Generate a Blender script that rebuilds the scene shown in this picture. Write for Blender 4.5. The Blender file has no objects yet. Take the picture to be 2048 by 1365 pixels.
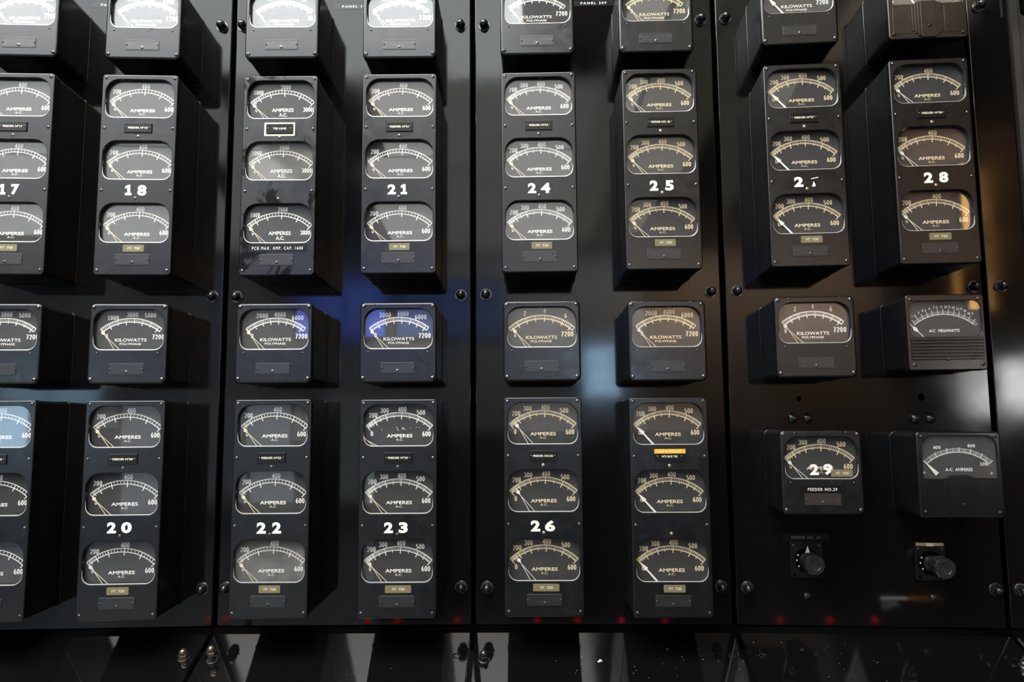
import bpy, math, random
from mathutils import Vector, Matrix
from mathutils.geometry import tessellate_polygon

random.seed(7)
scene = bpy.context.scene
C = scene.collection
PI = math.pi
ZO = 1.65                        # height of the switchboard's own zero level above the floor


def mm(*a):
    return tuple(v * .001 for v in a) if len(a) > 1 else a[0] * .001


# ------------------------------------------------------------------ camera
F_PX = 1532.9
yaw, pitch, roll = .0256, .1060, -.0067
fw = Vector((-math.sin(yaw) * math.cos(pitch), math.cos(yaw) * math.cos(pitch), math.sin(pitch)))
rt = Vector((math.cos(yaw), math.sin(yaw), 0))
up = rt.cross(fw)
r2 = rt * math.cos(roll) + up * math.sin(roll)
u2 = -rt * math.sin(roll) + up * math.cos(roll)
cam_data = bpy.data.cameras.new('camera')
cam_data.sensor_fit = 'HORIZONTAL'
cam_data.sensor_width = 36
cam_data.lens = F_PX / 2048 * 36
cam_data.clip_start = .02
cam = bpy.data.objects.new('camera', cam_data)
C.objects.link(cam)
M = Matrix((r2, u2, -fw)).transposed().to_4x4()
M.translation = Vector((.1424, -1.8587, -.048 + ZO))
cam.matrix_world = M
scene.camera = cam

# ------------------------------------------------------------------ sky seen through the windows
world = bpy.data.worlds.new('sky')
scene.world = world
world.use_nodes = True
bg = world.node_tree.nodes['Background']
bg.inputs[0].default_value = (.55, .75, 1.0, 1)
bg.inputs[1].default_value = 1.0

# ------------------------------------------------------------------ lamps of the room, and added fill lights
SKYLIGHTS = [  # x0, x1, y0, y1, radiance, colour: luminous ceiling fields, brightest right above the board
    (-3.2, .55, -2.55, -.85, 19.0, (1.0, .98, .94)),
    (-5.5, .10, -4.20, -2.75, 9.4, (.93, .98, 1.0)),
    (-5.5, -1.85, -6.40, -4.25, 3.3, (.97, .99, 1.0)),
    (-7.0, -2.55, -10.6, -6.45, 3.0, (.97, .99, 1.0)),
    (-1.05, .80, -6.40, -4.25, 2.5, (1.0, .99, .96)),
    (-1.45, .80, -10.6, -6.45, 2.2, (1.0, .99, .95)),
    (.83, 1.10, -10.0, -1.60, 2.0, (1.0, .94, .82)),
    (1.15, 1.90, -10.0, -1.60, .9, (1.0, .90, .72)),
    (1.95, 2.70, -4.20, -2.80, 2.3, (1.0, .82, .60)),
]
CEIL = ZO + 2.80
for x0, x1, y0, y1, rad, lcol in SKYLIGHTS:
    ld = bpy.data.lights.new('ceiling_light', 'AREA')
    ld.shape = 'RECTANGLE'
    ld.size, ld.size_y = x1 - x0, y1 - y0
    ld.color = lcol
    ld.energy = rad * (x1 - x0) * (y1 - y0) * PI
    lo = bpy.data.objects.new('ceiling_light', ld)
    lo.location = ((x0 + x1) / 2, (y0 + y1) / 2, CEIL - .02)
    C.objects.link(lo)

# unseen fill lights added under the ceiling to brighten the far wall and brick pier
for wx, wy, wl, watt, lcol in ((.4, -9.9, 3.0, 85, (1.0, .97, .90)), (3.3, -9.9, 2.2, 210, (1.0, .86, .70)), (3.6, -5.35, .8, 17, (1.0, .60, .28))):
    ld = bpy.data.lights.new('added_wall_fill', 'AREA')
    ld.shape = 'RECTANGLE'
    ld.size, ld.size_y = wl, .12
    ld.color = lcol
    ld.energy = watt
    lo = bpy.data.objects.new('added_wall_fill', ld)
    lo.location = (wx, wy, CEIL - .12)
    lo.rotation_euler = (math.radians(-42), 0, 0)
    C.objects.link(lo)

vs = scene.view_settings
vs.view_transform = 'Standard'
vs.look = 'None'
vs.gamma = 1
vs.use_curve_mapping = False
vs.exposure = 0.0


# ------------------------------------------------------------------ materials
def new_mat(name):
    m = bpy.data.materials.new(name)
    m.use_nodes = True
    nt = m.node_tree
    return m, nt, nt.nodes['Principled BSDF']


def nd(nt, t, **kw):
    n = nt.nodes.new(t)
    for k, v in kw.items():
        setattr(n, k, v)
    return n


def mat(name, col, rough=.5, metal=0, spec=.5, emit=None, es=0, vary=0, scale=30, bump=0, bscale=400, coat=0):
    m, nt, b = new_mat(name)
    b.inputs['Base Color'].default_value = (*col, 1)
    b.inputs['Roughness'].default_value = rough
    b.inputs['Metallic'].default_value = metal
    b.inputs['Specular IOR Level'].default_value = spec
    if coat:
        b.inputs['Coat Weight'].default_value = coat
        b.inputs['Coat Roughness'].default_value = .08
    if emit:
        b.inputs['Emission Color'].default_value = (*emit, 1)
        b.inputs['Emission Strength'].default_value = es
    if vary or bump:
        tc = nd(nt, 'ShaderNodeTexCoord')
    if vary:
        nz = nd(nt, 'ShaderNodeTexNoise')
        nz.inputs['Scale'].default_value = scale
        nz.inputs['Detail'].default_value = 5
        nt.links.new(tc.outputs['Object'], nz.inputs['Vector'])
        mr = nd(nt, 'ShaderNodeMapRange')
        mr.inputs['From Min'].default_value = .3
        mr.inputs['From Max'].default_value = .7
        mr.inputs['To Min'].default_value = max(.01, rough - vary)
        mr.inputs['To Max'].default_value = rough + vary
        nt.links.new(nz.outputs[0], mr.inputs['Value'])
        nt.links.new(mr.outputs[0], b.inputs['Roughness'])
    if bump:
        n2 = nd(nt, 'ShaderNodeTexNoise')
        n2.inputs['Scale'].default_value = bscale
        n2.inputs['Detail'].default_value = 3
        nt.links.new(tc.outputs['Object'], n2.inputs['Vector'])
        bp = nd(nt, 'ShaderNodeBump')
        bp.inputs['Strength'].default_value = bump
        bp.inputs['Distance'].default_value = .001
        nt.links.new(n2.outputs[0], bp.inputs['Height'])
        nt.links.new(bp.outputs[0], b.inputs['Normal'])
    return m


def mat_cover(name, col, rough, stain, seed=0., thr=.62):
    """painted steel with old moisture stains that dull the sheen"""
    m, nt, b = new_mat(name)
    tc = nd(nt, 'ShaderNodeTexCoord')
    oi = nd(nt, 'ShaderNodeObjectInfo')
    ad = nd(nt, 'ShaderNodeVectorMath', operation='ADD')
    sc = nd(nt, 'ShaderNodeVectorMath', operation='SCALE')
    cv = nd(nt, 'ShaderNodeCombineXYZ')
    nt.links.new(oi.outputs['Random'], cv.inputs[0])
    nt.links.new(oi.outputs['Random'], cv.inputs[2])
    nt.links.new(cv.outputs[0], sc.inputs[0])
    sc.inputs['Scale'].default_value = 9
    nt.links.new(tc.outputs['Object'], ad.inputs[0])
    nt.links.new(sc.outputs[0], ad.inputs[1])
    nz = nd(nt, 'ShaderNodeTexNoise')
    nz.inputs['Scale'].default_value = 14
    nz.inputs['Detail'].default_value = 6
    nz.inputs['Roughness'].default_value = .6
    nz.inputs['Distortion'].default_value = .9
    nt.links.new(ad.outputs[0], nz.inputs['Vector'])
    mr = nd(nt, 'ShaderNodeMapRange')
    mr.inputs['From Min'].default_value = thr
    mr.inputs['From Max'].default_value = thr + .05
    mr.inputs['To Max'].default_value = stain
    nt.links.new(nz.outputs[0], mr.inputs['Value'])
    mc = nd(nt, 'ShaderNodeMix', data_type='RGBA')
    mc.inputs['A'].default_value = (*col, 1)
    mc.inputs['B'].default_value = (col[0] * .35, col[1] * .33, col[2] * .3, 1)
    nt.links.new(mr.outputs[0], mc.inputs['Factor'])
    nt.links.new(mc.outputs['Result'], b.inputs['Base Color'])
    ms = nd(nt, 'ShaderNodeMapRange')
    ms.inputs['To Min'].default_value = .5
    ms.inputs['To Max'].default_value = .12
    nt.links.new(mr.outputs[0], ms.inputs['Value'])
    nt.links.new(ms.outputs[0], b.inputs['Specular IOR Level'])
    n2 = nd(nt, 'ShaderNodeTexNoise')
    n2.inputs['Scale'].default_value = 40
    n2.inputs['Detail'].default_value = 4
    nt.links.new(ad.outputs[0], n2.inputs['Vector'])
    m2 = nd(nt, 'ShaderNodeMapRange')
    m2.inputs['From Min'].default_value = .3
    m2.inputs['From Max'].default_value = .7
    m2.inputs['To Min'].default_value = rough - .05
    m2.inputs['To Max'].default_value = rough + .05
    nt.links.new(n2.outputs[0], m2.inputs['Value'])
    nt.links.new(m2.outputs[0], b.inputs['Roughness'])
    n3 = nd(nt, 'ShaderNodeTexNoise')
    n3.inputs['Scale'].default_value = 900
    nt.links.new(tc.outputs['Object'], n3.inputs['Vector'])
    bp = nd(nt, 'ShaderNodeBump')
    bp.inputs['Strength'].default_value = .06
    bp.inputs['Distance'].default_value = .0005
    nt.links.new(n3.outputs[0], bp.inputs['Height'])
    nt.links.new(bp.outputs[0], b.inputs['Normal'])
    return m


def mat_glass(name, rough=.03, dust=.012, k=1.0, f0=.043, scratch=0):
    m = bpy.data.materials.new(name)
    m.use_nodes = True
    nt = m.node_tree
    nt.nodes.clear()
    out = nd(nt, 'ShaderNodeOutputMaterial')
    tr = nd(nt, 'ShaderNodeBsdfTransparent')
    gl = nd(nt, 'ShaderNodeBsdfGlossy')
    gl.inputs['Roughness'].default_value = rough
    lw = nd(nt, 'ShaderNodeLayerWeight')
    lw.inputs['Blend'].default_value = .5
    pw = nd(nt, 'ShaderNodeMath', operation='POWER')
    pw.inputs[1].default_value = 5
    nt.links.new(lw.outputs['Facing'], pw.inputs[0])
    ma = nd(nt, 'ShaderNodeMath', operation='MULTIPLY_ADD')
    ma.inputs[1].default_value = (1 - f0) * k
    ma.inputs[2].default_value = f0 * k
    nt.links.new(pw.outputs[0], ma.inputs[0])
    mx = nd(nt, 'ShaderNodeMixShader')
    nt.links.new(ma.outputs[0], mx.inputs[0])
    nt.links.new(tr.outputs[0], mx.inputs[1])
    nt.links.new(gl.outputs[0], mx.inputs[2])
    df = nd(nt, 'ShaderNodeBsdfDiffuse')
    df.inputs[0].default_value = (.5, .48, .44, 1)
    m2 = nd(nt, 'ShaderNodeMixShader')
    tc = nd(nt, 'ShaderNodeTexCoord')
    nz = nd(nt, 'ShaderNodeTexNoise')
    nz.inputs['Scale'].default_value = 25
    nz.inputs['Detail'].default_value = 6
    nt.links.new(tc.outputs['Object'], nz.inputs['Vector'])
    mr = nd(nt, 'ShaderNodeMapRange')
    mr.inputs['From Min'].default_value = .3
    mr.inputs['From Max'].default_value = .75
    mr.inputs['To Min'].default_value = dust * .4
    mr.inputs['To Max'].default_value = dust * 1.6
    nt.links.new(nz.outputs[0], mr.inputs['Value'])
    nt.links.new(mr.outputs[0], m2.inputs[0])
    nt.links.new(mx.outputs[0], m2.inputs[1])
    nt.links.new(df.outputs[0], m2.inputs[2])
    nt.links.new(m2.outputs[0], out.inputs[0])
    return m


MAT = {
    'cover': mat_cover('black_painted_cover', (.0034, .0035, .0038), .245, .35, thr=.66),
    'cover_stained': mat_cover('stained_black_cover', (.0036, .0036, .0038), .25, .95, thr=.535),
    'cover_brown': mat('dark_moulded_cover', (.007, .0048, .0036), .24, vary=.04, scale=30),
    'case': mat('black_case', (.0030, .0030, .0032), .33, vary=.05, scale=25),
    'cover_gloss': mat('glossy_moulded_cover', (.0042, .0042, .0043), .17, vary=.03, scale=40),
    'panel': None,
    'desk': None,
    'dial': mat('black_dial', (.0065, .0065, .0068), .75, vary=.05),
    'dial_grey': mat('dark_grey_dial', (.03, .03, .031), .6),
    'cream': mat('cream_dial_paint', (.66, .55, .34), .6),
    'white': mat('white_dial_paint', (.72, .71, .66), .6),
    'decal': mat('white_vinyl', (.62, .61, .57), .5),
    'steel': mat('worn_steel_screw', (.11, .11, .113), .30, metal=.9),
    'dark_steel': mat('dark_screw', (.055, .053, .05), .28, metal=.6),
    'brass': mat('brass_screw', (.45, .36, .24), .35, metal=.8),
    'plate': mat('engraved_black_plate', (.006, .006, .006), .22, spec=.28),
    'name': mat('nickel_nameplate', (.012, .012, .0125), .31, spec=.62, vary=.04, scale=60),
    'name_brown': mat('brown_nameplate', (.020, .015, .013), .36),
    'tag': mat('olive_tag', (.13, .112, .052), .4, vary=.05),
    'tag_text': mat('pale_tag_lettering', (.52, .48, .36), .5),
    'emboss': mat('black_embossing_tape', (.006, .006, .006), .16, spec=.3),
    'emboss_old': mat('dusty_embossing_tape', (.005, .005, .005), .2, spec=.3),
    'emboss_text': mat('white_embossed_lettering', (.56, .56, .54), .5),
    'emboss_faint': mat('dulled_embossed_lettering', (.10, .10, .10), .5),
    'yellow': mat('yellow_tape', (.62, .34, .022), .45),
    'yellow_text': mat('faded_lettering_on_yellow', (.80, .60, .27), .5),
    'tape': mat('cream_masking_tape', (.62, .56, .40), .6),
    'pointer': mat('cream_pointer', (.60, .53, .37), .5),
    'pointer_white': mat('white_pointer', (.62, .60, .54), .5),
    'lip_highlight': mat('painted_lip_highlight', (.45, .45, .43), .3, metal=.4),  # pale colour imitates light caught by the lower bevel
    'nut': mat('black_cap_nut', (.009, .009, .009), .13, coat=.3),
    'nut_bronze': mat('bronzed_cap_nut', (.16, .13, .09), .18, metal=.85),
    'washer': mat('steel_washer', (.12, .12, .115), .28, metal=.9),
    'knob': mat('black_bakelite', (.009, .0085, .008), .33, vary=.06, scale=80),
    'hole': mat('dark_hole', (.002, .002, .002), .9, spec=0),
    'trim_grey': mat('grey_painted_steel', (.030, .029, .025), .35),
    'pipe': mat('grey_conduit', (.10, .11, .12), .3, metal=.5),
    'glass': mat_glass('gauge_glass', .03, .012, f0=.046),
    'glass_dust_glare': mat_glass('dust_and_glare_glass', .06, .075),  # dust haze raised to stand in for a brighter reflection
    'glass_dull': mat_glass('dull_acrylic', .22, .010, k=.3),
    'dust': mat('white_dust', (.75, .75, .75), .8),
    'red_lens': mat('red_lamp_lens', (.4, .01, .02), .2, emit=(1, .015, .05), es=5),
    'lens_white': mat('white_lamp_lens', (.3, .3, .3), .3, emit=(1, .92, .85), es=4.5),
    'lens_amber': mat('amber_lamp_lens', (.3, .15, .02), .3, emit=(1, .42, .06), es=2.2),
    'floor': mat('grey_floor', (.17, .175, .18), .4),
    'ceiling': mat('dark_ceiling', (.10, .095, .09), .8),
    'wall_pale': mat('pale_grey_wall', (.52, .54, .56), .8),
    'wall_blue': mat('blue_grey_wall', (.26, .31, .36), .7),
    'wall_dark': mat('dark_wall', (.05, .05, .055), .7),
    'window_frame': mat('window_frame', (.10, .10, .10), .5),
    'screen': mat('blue_screen', (.01, .01, .02), .3, emit=(.10, .20, 1.0), es=2.6),
}


def mat_slab(name, col, rough, wave=.0, spec=.5):
    m, nt, b = new_mat(name)
    tc = nd(nt, 'ShaderNodeTexCoord')
    b.inputs['Base Color'].default_value = (*col, 1)
    b.inputs['Specular IOR Level'].default_value = spec
    n1 = nd(nt, 'ShaderNodeTexNoise')
    n1.inputs['Scale'].default_value = 6
    n1.inputs['Detail'].default_value = 7
    nt.links.new(tc.outputs['Object'], n1.inputs['Vector'])
    mr = nd(nt, 'ShaderNodeMapRange')
    mr.inputs['From Min'].default_value = .3
    mr.inputs['From Max'].default_value = .7
    mr.inputs['To Min'].default_value = rough - .035
    mr.inputs['To Max'].default_value = rough + .05
    nt.links.new(n1.outputs[0], mr.inputs['Value'])
    nt.links.new(mr.outputs[0], b.inputs['Roughness'])
    n2 = nd(nt, 'ShaderNodeTexNoise')
    n2.inputs['Scale'].default_value = 9
    n2.inputs['Detail'].default_value = 2
    nt.links.new(tc.outputs['Object'], n2.inputs['Vector'])
    bp = nd(nt, 'ShaderNodeBump')
    bp.inputs['Strength'].default_value = wave
    bp.inputs['Distance'].default_value = .002
    nt.links.new(n2.outputs[0], bp.inputs['Height'])
    nt.links.new(bp.outputs[0], b.inputs['Normal'])
    return m


MAT['panel'] = mat_slab('glossy_black_slab', (.0032, .0030, .0029), .078, .05, .27)
MAT['desk'] = mat_slab('polished_black_desk', (.0025, .0025, .0026), .06, .02, .95)


def mat_brick(name):
    m, nt, b = new_mat(name)
    tc = nd(nt, 'ShaderNodeTexCoord')
    br = nd(nt, 'ShaderNodeTexBrick')
    br.inputs['Color1'].default_value = (.36, .26, .19, 1)
    br.inputs['Color2'].default_value = (.28, .19, .14, 1)
    br.inputs['Mortar'].default_value = (.30, .27, .22, 1)
    br.inputs['Scale'].default_value = 4
    mp = nd(nt, 'ShaderNodeMapping')
    mp.inputs['Rotation'].default_value = (PI / 2, 0, 0)
    nt.links.new(tc.outputs['Object'], mp.inputs[0])
    nt.links.new(mp.outputs[0], br.inputs['Vector'])
    nt.links.new(br.outputs[0], b.inputs['Base Color'])
    b.inputs['Roughness'].default_value = .85
    return m


MAT['brick'] = mat_brick('brown_brick')


# ------------------------------------------------------------------ mesh building
class MB:
    def __init__(s):
        s.v = []
        s.f = []

    def add(s, vs, fs, xf=None):
        o = len(s.v)
        s.v += [tuple(xf @ Vector(q)) for q in vs] if xf else [tuple(q) for q in vs]
        s.f += [tuple(i + o for i in f) for f in fs]
        return s

    def loft(s, loops, cap0=False, cap1=True, rev=False):
        n = len(loops[0])
        vs = [q for l in loops for q in l]
        fs = []
        for k in range(len(loops) - 1):
            a, b = k * n, (k + 1) * n
            for i in range(n):
                j = (i + 1) % n
                fs.append((a + i, a + j, b + j, b + i))
        if cap0:
            fs.append(tuple(range(n - 1, -1, -1)))
        if cap1:
            fs.append(tuple((len(loops) - 1) * n + i for i in range(n)))
        if rev:
            fs = [tuple(reversed(f)) for f in fs]
        return s.add(vs, fs)

    def box(s, x0, x1, y0, y1, z0, z1, xf=None):
        vs = [(x0, y0, z0), (x1, y0, z0), (x1, y1, z0), (x0, y1, z0), (x0, y0, z1), (x1, y0, z1), (x1, y1, z1), (x0, y1, z1)]
        fs = [(3, 2, 1, 0), (4, 5, 6, 7), (0, 1, 5, 4), (1, 2, 6, 5), (2, 3, 7, 6), (3, 0, 4, 7)]
        return s.add(vs, fs, xf)

    def lathe(s, prof, n=16, c=(0, 0, 0), cap=True):
        """prof: (radius, height); axis towards -Y"""
        loops = [[(c[0] + r * math.cos(2 * PI * i / n), c[1] - h, c[2] + r * math.sin(2 * PI * i / n)) for i in range(n)] for r, h in prof]
        return s.loft(loops, cap1=cap)

    def mesh(s, name, smooth=25):
        me = bpy.data.meshes.new(name)
        me.from_pydata(s.v, [], s.f)
        me.validate()
        if smooth:
            me.set_sharp_from_angle(angle=math.radians(smooth))
            me.polygons.foreach_set('use_smooth', [abs(q.normal.y) < .9999 for q in me.polygons])
        me.update()
        return me


def rrect(w, h, rad, cx=0, cz=0, seg=6):
    """points counter-clockwise seen from the front; rad = (tl, tr, br, bl)"""
    if not isinstance(rad, (tuple, list)):
        rad = (rad,) * 4
    tl, tr, br, bl = [max(q, .00005) for q in rad]
    out = []
    for (px, pz, r, a0) in ((-w / 2 + bl, -h / 2 + bl, bl, 180), (w / 2 - br, -h / 2 + br, br, 270), (w / 2 - tr, h / 2 - tr, tr, 0), (-w / 2 + tl, h / 2 - tl, tl, 90)):
        for k in range(seg + 1):
            a = math.radians(a0 + 90 * k / seg)
            out.append((cx + px + r * math.cos(a), cz + pz + r * math.sin(a)))
    return out


def ins(rad, e):
    if not isinstance(rad, (tuple, list)):
        rad = (rad,) * 4
    return tuple(max(q - e, .0002) for q in rad)


def lift(pts, y):
    return [(q[0], y, q[1]) for q in pts]


def slab(mb, w, h, rad, yb, yf, bev, cx=0, cz=0, seg=6, cap0=False):
    """a rounded plate from y = yb (back) to y = yf (front, smaller y) with an eased front edge"""
    L = [lift(rrect(w, h, rad, cx, cz, seg), yb), lift(rrect(w, h, rad, cx, cz, seg), yf + bev)]
    for a in (18, 36, 54, 72, 90):
        e = bev * (1 - math.cos(math.radians(a)))
        d = bev * (1 - math.sin(math.radians(a)))
        L.append(lift(rrect(w - 2 * e, h - 2 * e, ins(rad, e), cx, cz, seg), yf + d))
    return mb.loft(L, cap0=cap0)


def slab_holes(mb, w, h, rad, yb, yf, bev, holes, depth, hb=.0012, seg=6):
    """as slab, with openings; holes = list of (points function of growth)"""
    L = [lift(rrect(w, h, rad, 0, 0, seg), yb), lift(rrect(w, h, rad, 0, 0, seg), yf + bev)]
    for a in (18, 36, 54, 72, 90):
        e = bev * (1 - math.cos(math.radians(a)))
        d = bev * (1 - math.sin(math.radians(a)))
        L.append(lift(rrect(w - 2 * e, h - 2 * e, ins(rad, e), 0, 0, seg), yf + d))
    mb.loft(L, cap1=False)
    outer = [Vector((q[0], q[2], 0)) for q in L[-1]]
    polys = [outer]
    for hf in holes:
        polys.append([Vector((q[0], q[1], 0)) for q in hf(hb)])
    flat = [q for pl in polys for q in pl]
    tris = tessellate_polygon(polys)
    fs = []
    for t in tris:
        a, b, c = [flat[i] for i in t]
        s = (b.x - a.x) * (c.y - a.y) - (b.y - a.y) * (c.x - a.x)
        if abs(s) < 1e-14:
            continue
        fs.append(tuple(t) if s > 0 else tuple(reversed(t)))
    mb.add([(q.x, yf, q.y) for q in flat], fs)
    for hf in holes:
        mb.loft([lift(hf(hb), yf), lift(hf(hb * .3), yf + hb * .3), lift(hf(0), yf + hb), lift(hf(0), yf + depth)], cap1=False)
    return mb


def link(o, parent=None, loc=None, rz=None):
    C.objects.link(o)
    if parent:
        o.parent = parent
    if loc is not None:
        o.location = loc
    if rz is not None:
        o.rotation_euler = (0, 0, rz)
    return o


def part(name, me, m, parent, loc=None, rot=None, label=None):
    if isinstance(me, MB):
        me = me.mesh(name)
    if not me.materials:
        me.materials.append(MAT[m])
        o = bpy.data.objects.new(name, me)
    else:
        o = bpy.data.objects.new(name, me)
        if me.materials[0] != MAT[m]:
            o.material_slots[0].link = 'OBJECT'
            o.material_slots[0].material = MAT[m]
    link(o, parent, loc)
    if rot is not None:
        o.rotation_euler = rot
    if label:
        o['label'] = label
    return o


def thing(name, label, cat, loc, rz=0, group=None):
    o = bpy.data.objects.new(name, None)
    o.empty_display_size = .05
    link(o, None, loc, rz)
    o['label'] = label
    o['category'] = cat
    if group:
        o['group'] = group
    return o


CACHE = {}


def cached(key, fn):
    if key not in CACHE:
        CACHE[key] = fn()
    return CACHE[key]


# ------------------------------------------------------------------ lettering
def text_pts(s, w=None, h=None, bold=0, space=1.0):
    """lettering as (verts, faces) centred on 0 in the XZ plane, h = cap height, w = width"""
    if 'M' in s:
        bold = 0
    key = ('t', s, bold, space)
    if key not in CACHE:
        cu = bpy.data.curves.new('lettering', 'FONT')
        cu.body = s
        cu.size = 1
        cu.offset = bold
        cu.space_character = space
        cu.resolution_u = 3
        ob = bpy.data.objects.new('lettering', cu)
        C.objects.link(ob)
        dg = bpy.context.evaluated_depsgraph_get()
        me = bpy.data.meshes.new_from_object(ob.evaluated_get(dg))
        v = [tuple(q.co) for q in me.vertices]
        f = [tuple(q.vertices) for q in me.polygons]
        bpy.data.objects.remove(ob)
        bpy.data.curves.remove(cu)
        bpy.data.meshes.remove(me)
        CACHE[key] = (v, f)
    v, f = CACHE[key]
    x0, x1 = min(q[0] for q in v), max(q[0] for q in v)
    y0, y1 = min(q[1] for q in v), max(q[1] for q in v)
    sy = h / (y1 - y0)
    sx = w / (x1 - x0) if w else sy
    return [((q[0] - (x0 + x1) / 2) * sx, 0, (q[1] - (y0 + y1) / 2) * sy) for q in v], f


def put_text(mb, s, cx, cz, w, h, bold=.02, space=1.0, y=0):
    v, f = text_pts(s, w, h, bold, space)
    fat = bold * h * .8 if 'M' in s else 0
    for i, (dx, dz) in enumerate(((0, 0),) if not fat else ((-fat, 0), (fat, 0), (0, fat), (0, -fat))):
        mb.add([(q[0] + cx + dx, y - i * .00005, q[2] + cz + dz) for q in v], f)


def arc(cx, cy, rx, ry, a0, a1, n=14):
    return [(cx + rx * math.cos(math.radians(a0 + (a1 - a0) * i / n)), cy + ry * math.sin(math.radians(a0 + (a1 - a0) * i / n))) for i in range(n + 1)]


six = [arc(.3, .30, .22, .25, 0, 360, 18), arc(.41, .38, .33, .57, 186, 80, 10)]
DIG = {
    '0': [arc(.3, .5, .22, .45, 0, 360, 22)],
    '1': [[(.13, .77), (.33, .95), (.33, .04)], [(.13, .04), (.53, .04)]],
    '2': [arc(.3, .70, .21, .25, 175, -35, 12) + [(.09, .06)], [(.07, .05), (.53, .05)]],
    '3': [arc(.28, .72, .20, .23, 155, -85, 12), arc(.28, .27, .23, .22, 88, -155, 14)],
    '4': [[(.42, .03), (.42, .97)], [(.42, .97), (.05, .30)], [(.03, .30), (.57, .30)]],
    '5': [[(.50, .94), (.14, .94)], [(.14, .96), (.12, .52)], arc(.28, .31, .23, .26, 135, -145, 14)],
    '6': six,
    '7': [[(.07, .93), (.53, .93)], [(.52, .95), (.25, .03)]],
    '8': [arc(.3, .73, .18, .22, 0, 360, 18), arc(.3, .27, .22, .23, 0, 360, 18)],
    '9': [[(.6 - x, 1 - y) for x, y in s] for s in six],
}


def digit(mb, ch, cx, cz, w, h, thick=.17, thin=.08, y=0):
    """one numeral drawn with a broad nib (upright strokes thick), fitted to w x h"""
    vs, fs, lay = [], [], []
    for si, st in enumerate(DIG[ch]):
        closed = len(st) > 4 and abs(st[0][0] - st[-1][0]) + abs(st[0][1] - st[-1][1]) < 1e-6
        p = st[:-1] if closed else st
        n = len(p)
        o = len(vs)
        for i in range(n):
            a = p[(i - 1) % n] if closed or i > 0 else p[i]
            b = p[(i + 1) % n] if closed or i < n - 1 else p[i]
            dx, dy = b[0] - a[0], b[1] - a[1]
            L = math.hypot(dx, dy) or 1
            t = (thin + (thick - thin) * abs(dy) / L) / 2
            nx, ny = -dy / L * t, dx / L * t
            vs += [(p[i][0] + nx, p[i][1] + ny), (p[i][0] - nx, p[i][1] - ny)]
            lay += [-si * .00004] * 2
        for i in range(n if closed else n - 1):
            j = (i + 1) % n
            fs.append((o + 2 * i, o + 2 * i + 1, o + 2 * j + 1, o + 2 * j))
    x0, x1 = min(q[0] for q in vs), max(q[0] for q in vs)
    y0, y1 = min(q[1] for q in vs), max(q[1] for q in vs)
    mb.add([(cx + (q[0] - (x0 + x1) / 2) * w / (x1 - x0), y + l, cz + (q[1] - (y0 + y1) / 2) * h / (y1 - y0)) for q, l in zip(vs, lay)], fs)


def number(mb, s, cx, cz, h, adv=.60, wid=.51, thick=.215, thin=.10, y=0):
    n = len(s)
    for i, ch in enumerate(s):
        x = cx + (i - (n - 1) / 2) * adv * h
        if ch == '.':
            mb.add([(x - .06 * h, y, cz - h / 2), (x + .06 * h, y, cz - h / 2), (x + .06 * h, y, cz - .36 * h), (x - .06 * h, y, cz - .36 * h)], [(0, 1, 2, 3)])
        else:
            digit(mb, ch, x, cz, (wid if ch != '1' else wid * .8) * h, h, thick, thin, y)


# ------------------------------------------------------------------ gauge dials
def polar(pz, r, deg):
    a = math.radians(deg)
    return (r * math.sin(a), pz + r * math.cos(a))


def arc_band(mb, pz, r, t, a0, a1, n=36):
    vs = []
    for i in range(n + 1):
        a = a0 + (a1 - a0) * i / n
        p, q = polar(pz, r - t / 2, a), polar(pz, r + t / 2, a)
        vs += [(p[0], 0, p[1]), (q[0], 0, q[1])]
    mb.add(vs, [(2 * i, 2 * i + 2, 2 * i + 3, 2 * i + 1) for i in range(n)])


def tick(mb, pz, a, r0, r1, t):
    ra = math.radians(a)
    px, pzz = math.cos(ra) * t / 2, -math.sin(ra) * t / 2
    p, q = polar(pz, r0, a), polar(pz, r1, a)
    y = -.00004 - t * .03
    mb.add([(p[0] - px, y, p[1] - pzz), (p[0] + px, y, p[1] + pzz), (q[0] + px, y, q[1] + pzz), (q[0] - px, y, q[1] - pzz)], [(0, 1, 2, 3)])


AMP_MAP = [(0, -42.8), (50, -41.3), (100, -38.6), (150, -35.4), (200, -31.2), (250, -24.2), (300, -16.3), (350, -7.2), (400, 2.8), (450, 13.2), (500, 23.8), (550, 33.2), (600, 42.8)]


def amp_ang(v):
    for (a, x), (b, y) in zip(AMP_MAP, AMP_MAP[1:]):
        if v <= b:
            return x + (y - x) * (v - a) / (b - a)
    return 42.8


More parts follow.
